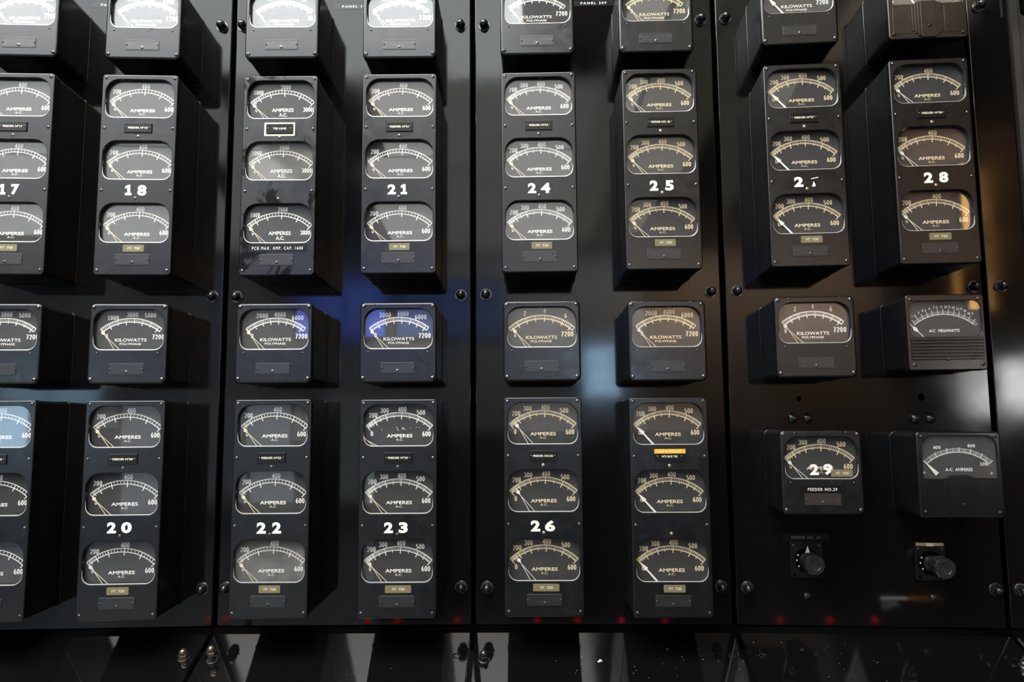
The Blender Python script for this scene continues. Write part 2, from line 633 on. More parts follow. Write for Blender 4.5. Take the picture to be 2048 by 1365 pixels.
# variants: how the scale is divided and what is written; millimetres, origin = centre of the opening
def dial_meshes(kind):
    sc, nm, cp = MB(), MB(), MB()
    m = .001
    if kind in ('fine', 'coarse', 'tie', 'mid'):
        R, pz, e = 110 * m, -81.5 * m, 42.8
        arc_band(sc, pz, R, 1.7 * m, -e, e)
        arc_band(sc, pz, R - 7.8 * m, 1.7 * m, -e, e)
        step = {'fine': 10, 'coarse': 20, 'tie': 20, 'mid': 10}[kind]
        v = 40 if kind == 'fine' else 60
        tick(sc, pz, -e, R - 15.5 * m, R, 1.6 * m)
        tick(sc, pz, e, R - 15.5 * m, R, 1.7 * m)
        tt = {'fine': .85, 'coarse': 1.0, 'tie': 1.0, 'mid': .8}[kind]
        while v < 600:
            tick(sc, pz, amp_ang(v), R - 7.8 * m, R, (tt if v > 200 else tt * .8) * m)
            v += step
        for v in (200, 300, 400, 500):
            tick(sc, pz, amp_ang(v), R - 15 * m, R, 1.9 * m)
        for v in (100, 150, 250, 350, 450, 550):
            if kind in ('fine', 'mid') or v == 100:
                tick(sc, pz, amp_ang(v), R - 12 * m, R, 1.3 * m)
        h = 11 * m
        if kind == 'tie':
            for s, x, z in (('1000', -57, 23.5), ('2000', 7, 36), ('3000', 60, -19), ('0', -61, -19)):
                number(nm, s, x * m, z * m, 10.5 * m, adv=.56, wid=.46)
            put_text(cp, 'AMPERES', 1 * m, -20 * m, 51 * m, 8.3 * m, .03)
            put_text(cp, 'A.C.', 2 * m, -31.5 * m, 19 * m, 8 * m, .02)
        else:
            L = [('200', -59.2, 22.5), ('400', 6.3, 35.6), ('600', 61.1, -19.6), ('0', -61.4, -18.5)]
            if kind == 'fine':
                L += [('300', -33.5, 33.2), ('500', 48.4, 28.4)]
            for s, x, z in L:
                number(nm, s, x * m, z * m, h)
            put_text(cp, 'AMPERES', .8 * m, -23.5 * m, 57 * m, 7.0 * m, .05)
            put_text(cp, 'A.C.', 1 * m, -32 * m, 16 * m, 4.8 * m, .004)
    else:
        R, pz = 107 * m, -79.7 * m
        e = 38.9
        if kind == 'k246w':
            R, pz, e = 110 * m, -81.5 * m, 42.5
        f = lambda v: -e + 2 * e * v / 7350
        arc_band(sc, pz, R, 2.2 * m, -e, e)
        arc_band(sc, pz, R - 8.3 * m, 2.2 * m, -e, e)
        tick(sc, pz, -e, R - 9.4 * m, R, 1.8 * m)
        tick(sc, pz, e, R - 9.4 * m, R, 1.8 * m)
        tick(sc, pz, f(7000), R - 15 * m, R, 1.9 * m)
        for i in range(1, 36):
            tick(sc, pz, f(i * 200), R - 8.3 * m, R, 1.05 * m)
        for i in range(1, 7):
            odd = (i % 2 == 1)
            lng = 14.5 if (kind != 'k135') or odd else 11.5
            tick(sc, pz, f(i * 1000), R - lng * m, R, 1.9 * m)
        if kind == 'kmega':
            L = [('10', -33, 34, 10), ('20', 4, 37, 10), ('30', 46, 30, 10), ('0', -54, -13, 10), ('36', 62, -16, 10)]
        elif kind == 'k135':
            L = [('1000', -41.5, 28.5, 10.5), ('3000', 1, 36, 10.5), ('5000', 41, 34.5, 10.5), ('7200', 60, -15, 11), ('0', -54, -13, 10)]
        elif kind in ('k246', 'k246w'):
            L = [('2', -38, 33, 11), ('4', 1 if kind == 'k246' else 7, 38.3, 11), ('6', 41 if kind == 'k246' else 55, 32 if kind == 'k246' else 27, 11), ('7200', 58, -15, 11.5), ('0', -60, -16, 10)]
        else:
            L = [('2000', -32.3, 33.0, 11), ('4000', 8.2, 35.5, 11), ('6000', 48.9, 27.8, 11), ('7200', 58.1, -15.0, 11.5), ('0', -53.8, -13.3, 10.5)]
        for s, x, z, h in L:
            number(nm, s, x * m, z * m, h * m, adv=.63, wid=.50)
        put_text(cp, 'MEGAWATTS' if kind == 'kmega' else 'KILOWATTS', -.5 * m, -22.2 * m, 70 * m, 7.2 * m, .014)
        put_text(cp, 'POLYPHASE', -1 * m, -31.3 * m, 47.5 * m, 5 * m, .010)
    return sc.mesh('scale', 0), nm.mesh('numerals', 0), cp.mesh('caption', 0), pz


def pointer_mesh(style, pz, deg):
    """needle lying in the XZ plane, pivot at (0, pz)"""
    mb = MB()
    m = .001
    a = math.radians(deg)

    def P(x, r, y=0):
        return (x * math.cos(a) + r * math.sin(a), y, pz - x * math.sin(a) + r * math.cos(a))

    def bar(x0, r0, x1, r1, w0, w1, t=.0006):
        dx, dr = x1 - x0, r1 - r0
        L = math.hypot(dx, dr)
        nx, nr = -dr / L / 2, dx / L / 2
        q = [(x0 + nx * w0, r0 + nr * w0), (x0 - nx * w0, r0 - nr * w0), (x1 - nx * w1, r1 - nr * w1), (x1 + nx * w1, r1 + nr * w1)]
        vs = [P(*k, -t / 2) for k in q] + [P(*k, t / 2) for k in q]
        mb.add(vs, [(0, 1, 2, 3), (7, 6, 5, 4), (0, 4, 5, 1), (1, 5, 6, 2), (2, 6, 7, 3), (3, 7, 4, 0)])

    if style == 'lance':
        n = 14
        ring = [(3.9 * m * math.cos(2 * PI * i / n), 95.5 * m + 4.4 * m * math.sin(2 * PI * i / n)) for i in range(n)]
        mb.add([P(*q, -.0004) for q in ring], [tuple(range(n))])
        mb.add([P(*q, .0004) for q in ring], [tuple(reversed(range(n)))])
        bar(0, 98 * m, 0, 106.5 * m, 1.8 * m, 1.0 * m)
        bar(0, 92.5 * m, 0, 86 * m, 2.6 * m, 1.6 * m)
        bar(0, 87 * m, -5.4 * m, 36 * m, 1.1 * m, 1.1 * m)
        bar(0, 87 * m, 5.4 * m, 36 * m, 1.1 * m, 1.1 * m)
    elif style == 'spade':
        bar(0, 107 * m, 0, 100 * m, .9 * m, 1.6 * m)
        bar(0, 100 * m, 0, 81 * m, 1.8 * m, 9.5 * m)
        bar(0, 82 * m, 0, 34 * m, 3.4 * m, 4.4 * m)
    elif style == 'wedge':
        bar(0, 104 * m, 0, 96 * m, 1.2 * m, 2.2 * m)
        bar(0, 96 * m, 0, 66 * m, 2.4 * m, 9.0 * m)
    elif style == 'diamond':
        bar(0, 108 * m, 0, 97 * m, 1.4 * m, 1.8 * m)
        bar(0, 97 * m, 0, 90 * m, 2 * m, 9 * m)
        bar(0, 90 * m, 0, 82 * m, 9 * m, 3 * m)
        bar(0, 83 * m, 0, 50 * m, 1.8 * m, 1.8 * m)
    return mb.mesh('pointer', 0)


OPEN_W, OPEN_H = .1555, .0918
OPEN_R = (.031, .031, .020, .020)


def opening(cz, w=OPEN_W, h=OPEN_H, rad=OPEN_R, cx=0):
    def f(g):
        rr = tuple(q + g for q in rad)
        return rrect(w + 2 * g, h + 2 * g, rr, cx, cz, 8)
    return f


def pane_mesh(w, h, rad, t=.0018):
    mb = MB()
    p = rrect(w, h, rad, 0, 0, 8)
    return mb.loft([lift(p, t), lift(p, 0)], cap0=True).mesh('glass', 0)


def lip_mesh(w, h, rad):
    """pale strip along the foot of the opening, a highlight put into the colour"""
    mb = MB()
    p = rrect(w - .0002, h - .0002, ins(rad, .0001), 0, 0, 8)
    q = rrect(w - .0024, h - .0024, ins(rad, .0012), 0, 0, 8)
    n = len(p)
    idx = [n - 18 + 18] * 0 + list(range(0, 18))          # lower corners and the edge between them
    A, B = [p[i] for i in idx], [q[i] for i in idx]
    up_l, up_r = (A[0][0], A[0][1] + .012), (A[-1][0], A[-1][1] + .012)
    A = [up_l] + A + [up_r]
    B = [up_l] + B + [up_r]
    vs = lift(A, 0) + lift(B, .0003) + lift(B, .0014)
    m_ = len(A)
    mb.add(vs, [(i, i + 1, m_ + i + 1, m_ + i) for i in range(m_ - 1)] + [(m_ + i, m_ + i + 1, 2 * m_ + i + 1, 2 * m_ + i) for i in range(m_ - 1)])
    return mb.mesh('rim_highlight', 0)


GD = .0105       # depth of the glass below the front of the cover
REC = .0155      # depth of the dial below the front of the cover


def add_dial(root, kind, cz, d, ink='white', ptr='lance', deg=-42.3, glass='glass', tilt=(0, 0), pmat='pointer'):
    sc, nm, cp, pz = cached(('dial', kind), lambda: dial_meshes(kind))
    yb = -(d - REC)
    face = cached('face', lambda: slab(MB(), OPEN_W + .004, OPEN_H + .004, OPEN_R, .001, 0, .0002).mesh('dial', 0))
    o = part('dial', face, 'dial', root, (0, yb, cz))
    part('scale', sc, ink, o, (0, -.0003, 0))
    part('numerals', nm, ink, o, (0, -.00035, 0))
    part('caption', cp, ink, o, (0, -.00032, 0))
    pm = cached(('ptr', ptr, round(pz, 4), deg), lambda: pointer_mesh(ptr, pz, deg))
    part('pointer', pm, pmat, o, (0, -.0035, 0))
    pane = cached('pane', lambda: pane_mesh(OPEN_W - .0006, OPEN_H - .0006, ins(OPEN_R, .0003)))
    part('glass', pane, glass, o, (0, -(REC - GD), 0), (math.radians(tilt[0]), 0, math.radians(tilt[1])))
    return o


def screw_mesh(r, h, slot=.35, ang=0):
    mb = MB()
    n, rings = 14, 3
    ca, sa = math.cos(ang), math.sin(ang)
    s = slot * r * .5
    for side in (1, -1):
        loops = []
        for k in range(rings + 1):
            if k == 0:
                rr, hh = r, 0
            else:
                t = k / rings * math.radians(80)
                rr, hh = r * math.cos(t), h * (.25 + .75 * math.sin(t))
            L = []
            for i in range(n + 1):
                a = -PI / 2 + PI * i / n
                x, z = max(rr * math.cos(a), s), rr * math.sin(a)
                x, z = x * side, z * side
                L.append((x * ca - z * sa, -hh, x * sa + z * ca))
            loops.append(L)
        mb.loft(loops, cap1=True)
    mb.lathe([(r * .96, 0), (r * .9, h * .3)], 14)
    return mb.mesh('screw', 30)


SCREWS = [cached(('scr', k), lambda k=k: screw_mesh(.0036, .0026, .30, k * .7 + .35)) for k in range(5)]
BIG = [cached(('big', k), lambda k=k: screw_mesh(.0043, .0036, .22, k * .9 + .5)) for k in range(4)]
SMALL = cached('small', lambda: MB().lathe([(.0023, 0), (.0021, .0008), (.0014, .0015), (.0004, .0019)], 12).mesh('rivet', 40))
ADJ = cached('adj', lambda: MB().lathe([(.0034, 0), (.0034, .0008), (.0024, .0014), (.0011, .0016), (.0009, .001), (.0002, .001)], 14).mesh('screw', 30))


def add_screws(root, y, pts, meshes, m='dark_steel', name='screw'):
    for i, (x, z) in enumerate(pts):
        part(name, meshes[random.randrange(len(meshes))], m, root, (x * .001, y, z * .001))


def add_nameplate(root, y, cx, cz, m='name', w=77, h=25):
    me = cached(('np', w, h), lambda: slab(MB(), w * .001, h * .001, .0022, 0, -.0011, .0005).mesh('nameplate', 20))
    o = part('nameplate', me, m, root, (cx * .001, y, cz * .001))

    def eng():
        mb = MB()
        W, H = w * .0005 - .002, h * .0005 - .002
        for (x0, x1, z0, z1) in ((-W, W, H - .0006, H), (-W, W, -H, -H + .0006), (-W, -W + .0006, -H, H), (W - .0006, W, -H, H)):
            mb.box(x0, x1, -.0016, -.0011, z0, z1)
        rnd = random.Random(3)
        for row, z in enumerate((6.5, 3.2, -.2, -3.8, -7.2)):
            x = -30 if row != 1 else -16
            end = 30 if row != 1 else 18
            while x < end:
                l = rnd.uniform(3, 9)
                if not (row >= 2 and -6 < x + l / 2 < 6):
                    mb.box(x * .001, (x + l) * .001, -.00135, -.0011, z * .001 - .0006, z * .001 + .0006)
                x += l + 1.6
        return mb.mesh('engraving', 0)
    part('engraving', cached(('eng', w, h), eng), m, o)
    part('rivet', SMALL, m, o, (-.0355 * w / 77, -.0008, 0))
    part('rivet', SMALL, m, o, (.0355 * w / 77, -.0008, 0))
    return o


def add_plate(root, y, cz, s, tw, text_mat='tag_text', cx=0):
    me = cached('plate', lambda: slab(MB(), .0625, .0228, .0007, 0, -.0028, .0008).mesh('feeder_plate', 20))
    o = part('feeder_plate', me, 'plate', root, (cx * .001, y, cz * .001))
    mb = MB()
    put_text(mb, s, 0, 0, tw * .001, .0046, .035)
    part('lettering', mb.mesh('lettering', 0), text_mat, o, (0, -.00295, 0))
    for x in (-.026, .026):
        part('screw', SMALL, 'steel', o, (x, -.0026, 0))
    return o


def add_tag(root, y, cx, cz, w=47):
    me = cached(('tag', w), lambda: slab(MB(), w * .001, .016, .0018, 0, -.0008, .0003).mesh('tag', 20))
    o = part('tag', me, 'tag', root, (cx * .001, y, cz * .001))

    def tx():
        mb = MB()
        put_text(mb, 'MT', -.009, 0, .009, .0055, .02)
        put_text(mb, '720', .007, 0, .013, .0055, .02)
        return mb.mesh('lettering', 0)
    part('lettering', cached('mt720', tx), 'tag_text', o, (.001, -.00095, 0))
    return o


def add_tape(root, y, x0, x1, z0, z1, s, tw, th, m='emboss', tm='emboss_text', name='label_tape', space=1.25, bold=.02):
    w, h = (x1 - x0) * .001, (z1 - z0) * .001
    o = part(name, slab(MB(), w, h, .0004, 0, -.0005, .0002), m, root, ((x0 + x1) * .0005, y, (z0 + z1) * .0005))
    if s:
        mb = MB()
        put_text(mb, s, 0, 0, tw * .001, th * .001, bold, space)
        part('lettering', mb.mesh('lettering', 0), tm, o, (0, -.00065, 0))
    return o


def add_decal(root, y, items, broken=False):
    """big white numerals stuck on the cover: (digit, x0, x1, z0, z1)"""
    for ch, x0, x1, z0, z1 in items:
        mb = MB()
        if ch == 'x':     # the torn seven: only scraps of it are left
            mb.add([(x0 * .001, 0, .001 * (z1 - 4.5)), (x0 * .001 + .001, 0, .001 * (z1 - 6.5)), (x1 * .001, 0, .001 * (z1 - 3)), (x1 * .001, 0, .001 * (z1 - 1.2))], [(0, 1, 2, 3)])
            mb.add([(x0 * .001 + .001, 0, z0 * .001), (x0 * .001 + .009, 0, z0 * .001), (x0 * .001 + .009, 0, z0 * .001 + .006), (x0 * .001 + .005, 0, z0 * .001 + .013), (x0 * .001 + .004, 0, z0 * .001 + .007)], [(0, 1, 2, 3, 4)])
        else:
            if ch == '1':
                x, z, H = (x0 + x1) * .0005, (z0 + z1) * .0005, (z1 - z0) * .001
                w1 = (x1 - x0) * .001
                a = [(-.5, -.5), (.5, -.5), (.5, -.27), (.26, -.27), (.26, .5), (-.1, .5), (-.5, .36), (-.5, .12), (-.17, .2), (-.17, -.27), (-.5, -.27)]
                mb.add([(x + q[0] * w1, 0, z + q[1] * H) for q in a], [tuple(range(len(a)))])
                part('number_decal', mb.mesh('number_decal', 0), 'decal', root, (0, y, 0))
                continue
            put_text(mb, ch, (x0 + x1) * .0005, (z0 + z1) * .0005, (x1 - x0) * .001, (z1 - z0) * .001, .05)
        part('number_decal', mb.mesh('number_decal', 0), 'decal', root, (0, y, 0))


# ------------------------------------------------------------------ switchboard geometry
W = .61
A1, A2, A3, A4 = .0747, .0228, 0.0, -.0546
A5 = A4 - .020


def dirv(a):
    return Vector((math.cos(a), math.sin(a), 0))


JB = Vector((0, 0, 0))
JC = JB + W * dirv(A3)
JA = JB - W * dirv(A2)
JZ = JA - W * dirv(A1)
JD = JC + W * dirv(A4)
PANEL = {1: (JZ, A1), 2: (JA, A2), 3: (JB, A3), 4: (JC, A4), 5: (JD, A5)}
Z_BASE, Z_TOP = -.5225, 1.30


def at(pan, u, z, d=0.0):
    O, a = PANEL[pan]
    n = Vector((math.sin(a), -math.cos(a), 0))
    p = O + dirv(a) * u + n * d
    return Vector((p.x, p.y, z + ZO))


# ------------------------------------------------------------------ the room around (seen in the reflections)
def struct(name, mb, m):
    o = part(name, mb, m, None)
    o['kind'] = 'structure'
    return o


RX0, RX1, RY0, RY1 = -8.0, 4.6, -11.0, .40
struct('floor', MB().box(RX0, RX1, RY0, RY1, -.1, 0), 'floor')
struct('ceiling', MB().box(RX0, RX1, RY0, RY1, CEIL, CEIL + .1), 'ceiling')
struct('wall_back', MB().box(RX0, RX1, RY1, RY1 + .1, 0, CEIL), 'wall_dark')
struct('wall_left', MB().box(RX0 - .1, RX0, RY0, RY1, 0, CEIL), 'wall_pale')
struct('wall_right', MB().box(RX1, RX1 + .1, RY0, RY1, 0, CEIL), 'brick')
struct('wall_front', MB().box(RX0, 2.0, RY0 - .1, RY0, ZO - .2, CEIL), 'wall_pale')
struct('wall_front_dado', MB().box(RX0, 2.0, RY0 - .1, RY0, 0, ZO - .2), 'wall_dark')
struct('wall_front_brick', MB().box(2.0, RX1, RY0 - .1, RY0, 0, CEIL), 'brick')
struct('brick_pier', MB().box(3.15, 4.1, -6.6, -6.0, 0, CEIL), 'brick')
struct('dark_reflection_block', MB().box(-.9, 3.0, -4.6, -4.5, 0, ZO - .12), 'wall_dark')  # unseen block added to keep the lower reflections dark
# windows and lit panes that the board mirrors: wall line y, x0, x1, z0, z1 (about eye level), daylight colour, the last one lamp light
WIN = [(RY0, -6.7, -5.1, -.45, .85, (3.4, 5.2, 7.0)),
       (RY0, -4.6, -3.1, -1.35, .45, (.75, .88, 1.0)),
       (RY0, -2.9, -1.25, -1.35, .45, (.95, 1.10, 1.15)),
       (RY0, -3.25, -1.75, 1.35, 2.40, (.60, 1.15, 5.0)),
       (RY0, -1.6, -.30, 1.35, 2.40, (.34, .68, 2.0)),
       (RY0, 1.00, 1.62, .35, 1.25, (9.5, 15.0, 21.0)),
       (-6.0, 3.66, 4.06, -.02, .52, (30, 30, 30)),
       (-6.0, 3.58, 3.72, .95, 2.40, (9.0, 4.4, 1.2))]  # tall amber strip lamp on the pier, built like the windows
for i, (wy, x0, x1, z0, z1, col) in enumerate(WIN):
    z0, z1 = z0 + ZO, z1 + ZO
    mb = MB()
    for a in ((x0, x1) if x1 - x0 < .8 else (x0, (x0 + x1) / 2, x1)):
        mb.box(a - .02, a + .02, wy, wy + .06, z0, z1)
    for a in (z0, z1):
        mb.box(x0, x1, wy, wy + .06, a - .02, a + .02)
    o = struct('window_%d' % (i + 1), mb, 'window_frame')
    k = max(col)
    MAT['pane%d' % i] = mat('lit_pane', (.05, .05, .05), .2, emit=tuple(q / k for q in col), es=k)
    part('pane', MB().box(x0, x1, wy + .001, wy + .02, z0, z1), 'pane%d' % i, o)

# ------------------------------------------------------------------ switchboard panels
GAP = .0095
BOLTS = {1: [(580, 963), (580, 265), (580, -434)],
         2: [(24, 964), (29, 264), (25, -433), (579, 961), (580, 264), (581, -434)],
         3: [(29, 960), (31.5, 265), (32, -435), (578, 964), (580, 266), (581, -434)],
         4: [(30, 966), (33, 266), (31, -436), (582, 966), (585, 266), (586, -434)],
         5: [(34, 966), (37, 266), (31, -434)]}


def capnut_meshes():
    wa = MB().lathe([(.0150, 0), (.0150, .0016), (.0142, .0024), (.009, .0024)], 24).mesh('washer', 30)
    hx = MB()
    L = []
    for r, h in ((.0118, .002), (.0130, .0030), (.0130, .0105), (.0112, .0125), (.0102, .0125)):
        L.append([(r * math.cos(PI * i / 3 + .3), -h, r * math.sin(PI * i / 3 + .3)) for i in range(6)])
    hx.loft(L)
    prof = [(.0102, .0115), (.0102, .015)] + [(.0102 * math.cos(math.radians(a)), .015 + .0098 * math.sin(math.radians(a))) for a in (15, 30, 45, 60, 75, 87)]
    hx.lathe(prof, 18)
    return wa, hx.mesh('cap_nut', 30)


WASHER, CAPNUT = capnut_meshes()


def add_nut(root, loc, rot=0, m='nut', tilt=None):
    o = part('cap_nut', CAPNUT, m, root, loc, (tilt or 0, rot, 0))
    part('washer', WASHER, 'washer', o)
    return o


PANEL_LABEL = {
    1: 'glossy black switchboard panel behind meters seventeen, eighteen and twenty',
    2: 'glossy black switchboard panel behind meters twenty-one, twenty-two and twenty-three',
    3: 'glossy black switchboard panel behind meters twenty-four, twenty-five and twenty-six',
    4: 'glossy black switchboard panel behind meters twenty-seven, twenty-eight and twenty-nine',
    5: 'narrow glossy black end panel past meter twenty-eight, at the right edge of the photo',
}
panel_obj = {}
for k, (O, a) in PANEL.items():
    w = W if k < 5 else .1025
    root = thing('switchboard_panel', PANEL_LABEL[k], 'panel', at(k, w / 2, 0), a, 'panels of the switchboard')
    h, cz = Z_TOP - Z_BASE, (Z_TOP + Z_BASE) / 2
    me = slab(MB(), w - GAP, h, .003, .042, 0, .0035, 0, cz, cap0=True)
    part('slab', me, 'panel', root)
    for bx, bz in BOLTS[k]:
        add_nut(root, (bx * .001 - w / 2, 0, bz * .001), random.uniform(0, 1))
    panel_obj[k] = root
# dark steel frame closing the joints from behind
fr = MB()
for k in (1, 2, 3, 4):
    p0, p1 = at(k, -.02, 0, -.046), at(k, W + .02, 0, -.046)
    q0, q1 = at(k, -.02, 0, -.06), at(k, W + .02, 0, -.06)
    z0, z1 = ZO + Z_BASE, ZO + Z_TOP
    vs = [(p0.x, p0.y, z0), (p1.x, p1.y, z0), (q1.x, q1.y, z0), (q0.x, q0.y, z0), (p0.x, p0.y, z1), (p1.x, p1.y, z1), (q1.x, q1.y, z1), (q0.x, q0.y, z1)]
    fr.add(vs, [(3, 2, 1, 0), (4, 5, 6, 7), (0, 1, 5, 4), (1, 2, 6, 5), (2, 3, 7, 6), (3, 0, 4, 7)])
struct('trim_1', fr, 'hole')
fl = MB()
for k in (1, 2, 3, 4, 5):
    w = W if k < 5 else .45
    a0, a1, b0, b1 = at(k, 0, 0, .0105), at(k, w, 0, .0105), at(k, w, 0, -.05), at(k, 0, 0, -.05)
    z0, z1 = ZO - .575, ZO + Z_BASE - .0012
    vs = [(q.x, q.y, z) for z in (z0, z1) for q in (a0, a1, b0, b1)]
    fl.add(vs, [(3, 2, 1, 0), (4, 5, 6, 7), (0, 1, 5, 4), (1, 2, 6, 5), (2, 3, 7, 6), (3, 0, 4, 7)])
struct('trim_2', fl, 'hole')

# the board goes on beyond the photo's edge
A0 = A1 + .045
J0 = JZ - W * dirv(A0)
sl = slab(MB(), W - GAP, Z_TOP - Z_BASE, .003, .042, 0, .0035, 0, (Z_TOP + Z_BASE) / 2, cap0=True)
o = struct('wall_panel', sl, 'panel')
q = J0 + dirv(A0) * (W / 2)
o.location = (q.x, q.y, ZO)
o.rotation_euler = (0, 0, A0)

# panel lettering on embossed tape
for k, s in ((1, 'PANEL 18F'), (2, 'PANEL 19F'), (3, 'PANEL 20F')):
    add_tape(panel_obj[k], 0, 255 - 305, 362 - 305, 1008, 1023, s, 66 if k != 1 else 66, 6.2, space=1.4)

# buttons, holes and screws set in the fourth panel
P4 = panel_obj[4]
stud = MB().lathe([(.0128, 0), (.0128, .001), (.0118, .0045), (.0095, .0072), (.006, .0092), (.002, .0101)], 20).mesh('button_plug', 40)
for x, z in ((152, -42), (187, -42.5), (432.6, -44.5), (466.5, -44.5)):
    part('button_plug', stud, 'nut', P4, (x * .001 - .305, 0, z * .001))
ring = MB().lathe([(.0062, 0), (.0056, .0012), (.0040, .0012), (.0036, .0002)], 16).mesh('socket', 30)
part('socket', ring, 'hole', P4, (.169 - .305, -.0002, .004))
part('socket', MB().lathe([(.0085, 0), (.0078, .0016), (.0050, .0016), (.0044, .0002)], 16), 'hole', P4, (.449 - .305, -.0002, .005))
rs = screw_mesh(.0082, .0062, .14, .4)
part('screw', rs, 'knob', P4, (.1666 - .305, 0, -.4536))
part('screw', rs, 'knob', P4, (.4488 - .305, 0, -.4539))

# ------------------------------------------------------------------ sloping desk
SL = math.radians(20)
DESK_L = .62
cosS, sinS = math.cos(SL), math.sin(SL)


def nrm(a):
    return Vector((math.sin(a), -math.cos(a), 0))


seam_ang = {0: A1, 1: (A1 + A2) / 2, 2: A2 / 2, 3: A4 / 2, 4: (A4 + A5) / 2, 5: A5}
seam_pt = {0: JZ, 1: JA, 2: JB, 3: JC, 4: JD, 5: JD + dirv(A5) * .45}
DESK_LABEL = {
    1: 'glossy black sloping desk plate with one bronzed cap nut, below meter twenty',
    2: 'glossy black sloping desk plate with a tall studded nut, below meters twenty-two and twenty-three',
    3: 'glossy black dust-flecked sloping desk plate below meter twenty-six',
    4: 'glossy black sloping desk plate below the two rotary switches',
    5: 'glossy black sloping desk plate at the bottom right corner of the photo',
}
desk_obj = {}
for k in range(1, 6):
    O, a = PANEL[k]
    n = nrm(a)
    base = Vector((O.x, O.y, ZO - .5275))
    org = base + dirv(a) * (.305 if k < 5 else .2)
    N = Vector((0, 0, cosS)) + n * sinS                 # normal of the plate
    S = n * cosS - Vector((0, 0, sinS))                 # down the slope
    D = dirv(a)

    def P(i, s, g):
        """point s metres down the seam i, moved g into the plate"""
        sa = seam_ang[i]
        q = seam_pt[i]
        m_ = nrm(sa)
        t = s / max(m_.dot(n), .1)
        h = m_ * (t * cosS)
        p = Vector((q.x + h.x, q.y + h.y, ZO - .5275 - s * sinS)) + D * g
        return p
    g = .0045
    top = [P(k - 1, .014, g), P(k - 1, DESK_L, g), P(k, DESK_L, -g), P(k, .014, -g)]
    b = .003
    mid = [P(k - 1, .014 + b, g + b), P(k - 1, DESK_L - b, g + b), P(k, DESK_L - b, -g - b), P(k, .014 + b, -g - b)]
    mb = MB()
    lo = [q - N * .024 - org for q in top]
    l2 = [q - N * b - org for q in top]
    l3 = [q - org for q in mid]
    mb.loft([lo, l2, l3], cap0=True)
    root = thing('desk_plate', DESK_LABEL[k], 'desk plate', org, 0, 'desk plates of the switchboard')
    part('slab', mb.mesh('slab', 20), 'desk', root)
    desk_obj[k] = (root, org, base, D, S, N)


def on_desk(k, u, s):
    root, org, base, D, S, N = desk_obj[k]
    return base + D * u + S * s - org


def desk_rot(k):
    """turns -Y into the plate's normal"""
    root, org, base, D, S, N = desk_obj[k]
    return Matrix((D, -N, S.cross(D) * 0 + D.cross(-N))).transposed().to_euler()


def desk_nut(k, u, s, m, tall=0):
    root = desk_obj[k][0]
    e = desk_rot(k)
    p = on_desk(k, u, s)
    N = desk_obj[k][5]
    o = part('cap_nut', CAPNUT, m, root, p + N * tall, e)
    o.scale = (.88, .95, .88)
    w = part('washer', WASHER, 'washer', o)
    if tall:
        w.location = (0, tall, 0)
        part('stud', MB().lathe([(.0080, -tall), (.0080, .004)], 16), 'dark_steel', o)


desk_nut(1, .5769, .1046, 'nut_bronze')
desk_nut(2, .0396, .1146, 'nut_bronze', .014)
desk_nut(3, .0313, .1163, 'nut')
desk_nut(4, .5790, .1200, 'nut_bronze')
hole = MB().lathe([(.0085, 0), (.0085, .0012), (.0058, .0014), (.0050, -.002)], 18).mesh('socket', 30)
for k, u, s in ((2, .5772, .1022), (3, .5772, .1016), (4, .0387, .1006)):
    part('socket', hole, 'nut', desk_obj[k][0], on_desk(k, u, s), desk_rot(k))

# dust flecks lying on the desk
db = MB()
rnd = random.Random(11)
spots = [(3, .2868, .1192, .0042), (3, .2868, .1172, .003), (3, .2830, .1215, .003)]
for i in range(46):
    spots.append((3, rnd.uniform(.15, .60), rnd.uniform(.06, .24), rnd.uniform(.0003, .0009)))
for i in range(26):
    spots.append((4, rnd.uniform(.02, .30), rnd.uniform(.05, .24), rnd.uniform(.0003, .0008)))
for i in range(10):
    spots.append((2, rnd.uniform(.3, .58), rnd.uniform(.10, .24), rnd.uniform(.0003, .0006)))
for k, u, s, r in spots:
    root, org, base, D, S, N = desk_obj[k]
    p = on_desk(k, u, s) + org + N * .0003
    n = 5
    a0 = rnd.uniform(0, 6)
    ringp = [p + (D * math.cos(a0 + 2 * PI * i / n) + S * math.sin(a0 + 2 * PI * i / n)) * r * rnd.uniform(.5, 1.3) for i in range(n)]
    db.add([tuple(q) for q in ringp] + [tuple(p + N * r * .8)], [(i, (i + 1) % n, n) for i in range(n)])
o = part('dust', db.mesh('dust', 0), 'dust', None)
o['kind'] = 'stuff'
o['label'] = 'white dust flecks scattered on the black desk plates'
o['category'] = 'dust'

# red pilot lamps further down the desk (their glow shows as red dots along the foot of the panels)
LAMPS = ((2, -.319, -.427, -.611, 'below the lower corner of ammeter twenty-three, facing ammeter twenty-two'),
         (2, -.232, -.425, -.611, 'below the middle of ammeter twenty-three'),
         (2, -.059, -.421, -.612, 'just past ammeter twenty-three beside the panel joint'),
         (3, .152, -.420, -.613, 'below the middle of ammeter twenty-six'),
         (3, .267, -.420, -.613, 'below the lower outer corner of ammeter twenty-six'),
         (3, .393, -.420, -.613, 'between ammeter twenty-six and the yellow-taped ammeter'),
         (3, .517, -.420, -.613, 'below the yellow-taped bus tie ammeter'),
         (4, .794, -.431, -.610, 'below the switch with the cream arrow'),
         (4, .932, -.438, -.608, 'between the two rotary switches, nearer the cream arrow'),
         (4, 1.055, -.445, -.606, 'between the two rotary switches, nearer the brass label holder'),
         (1, -.727, -.444, -.606, 'between ammeters twenty and twenty-two'))
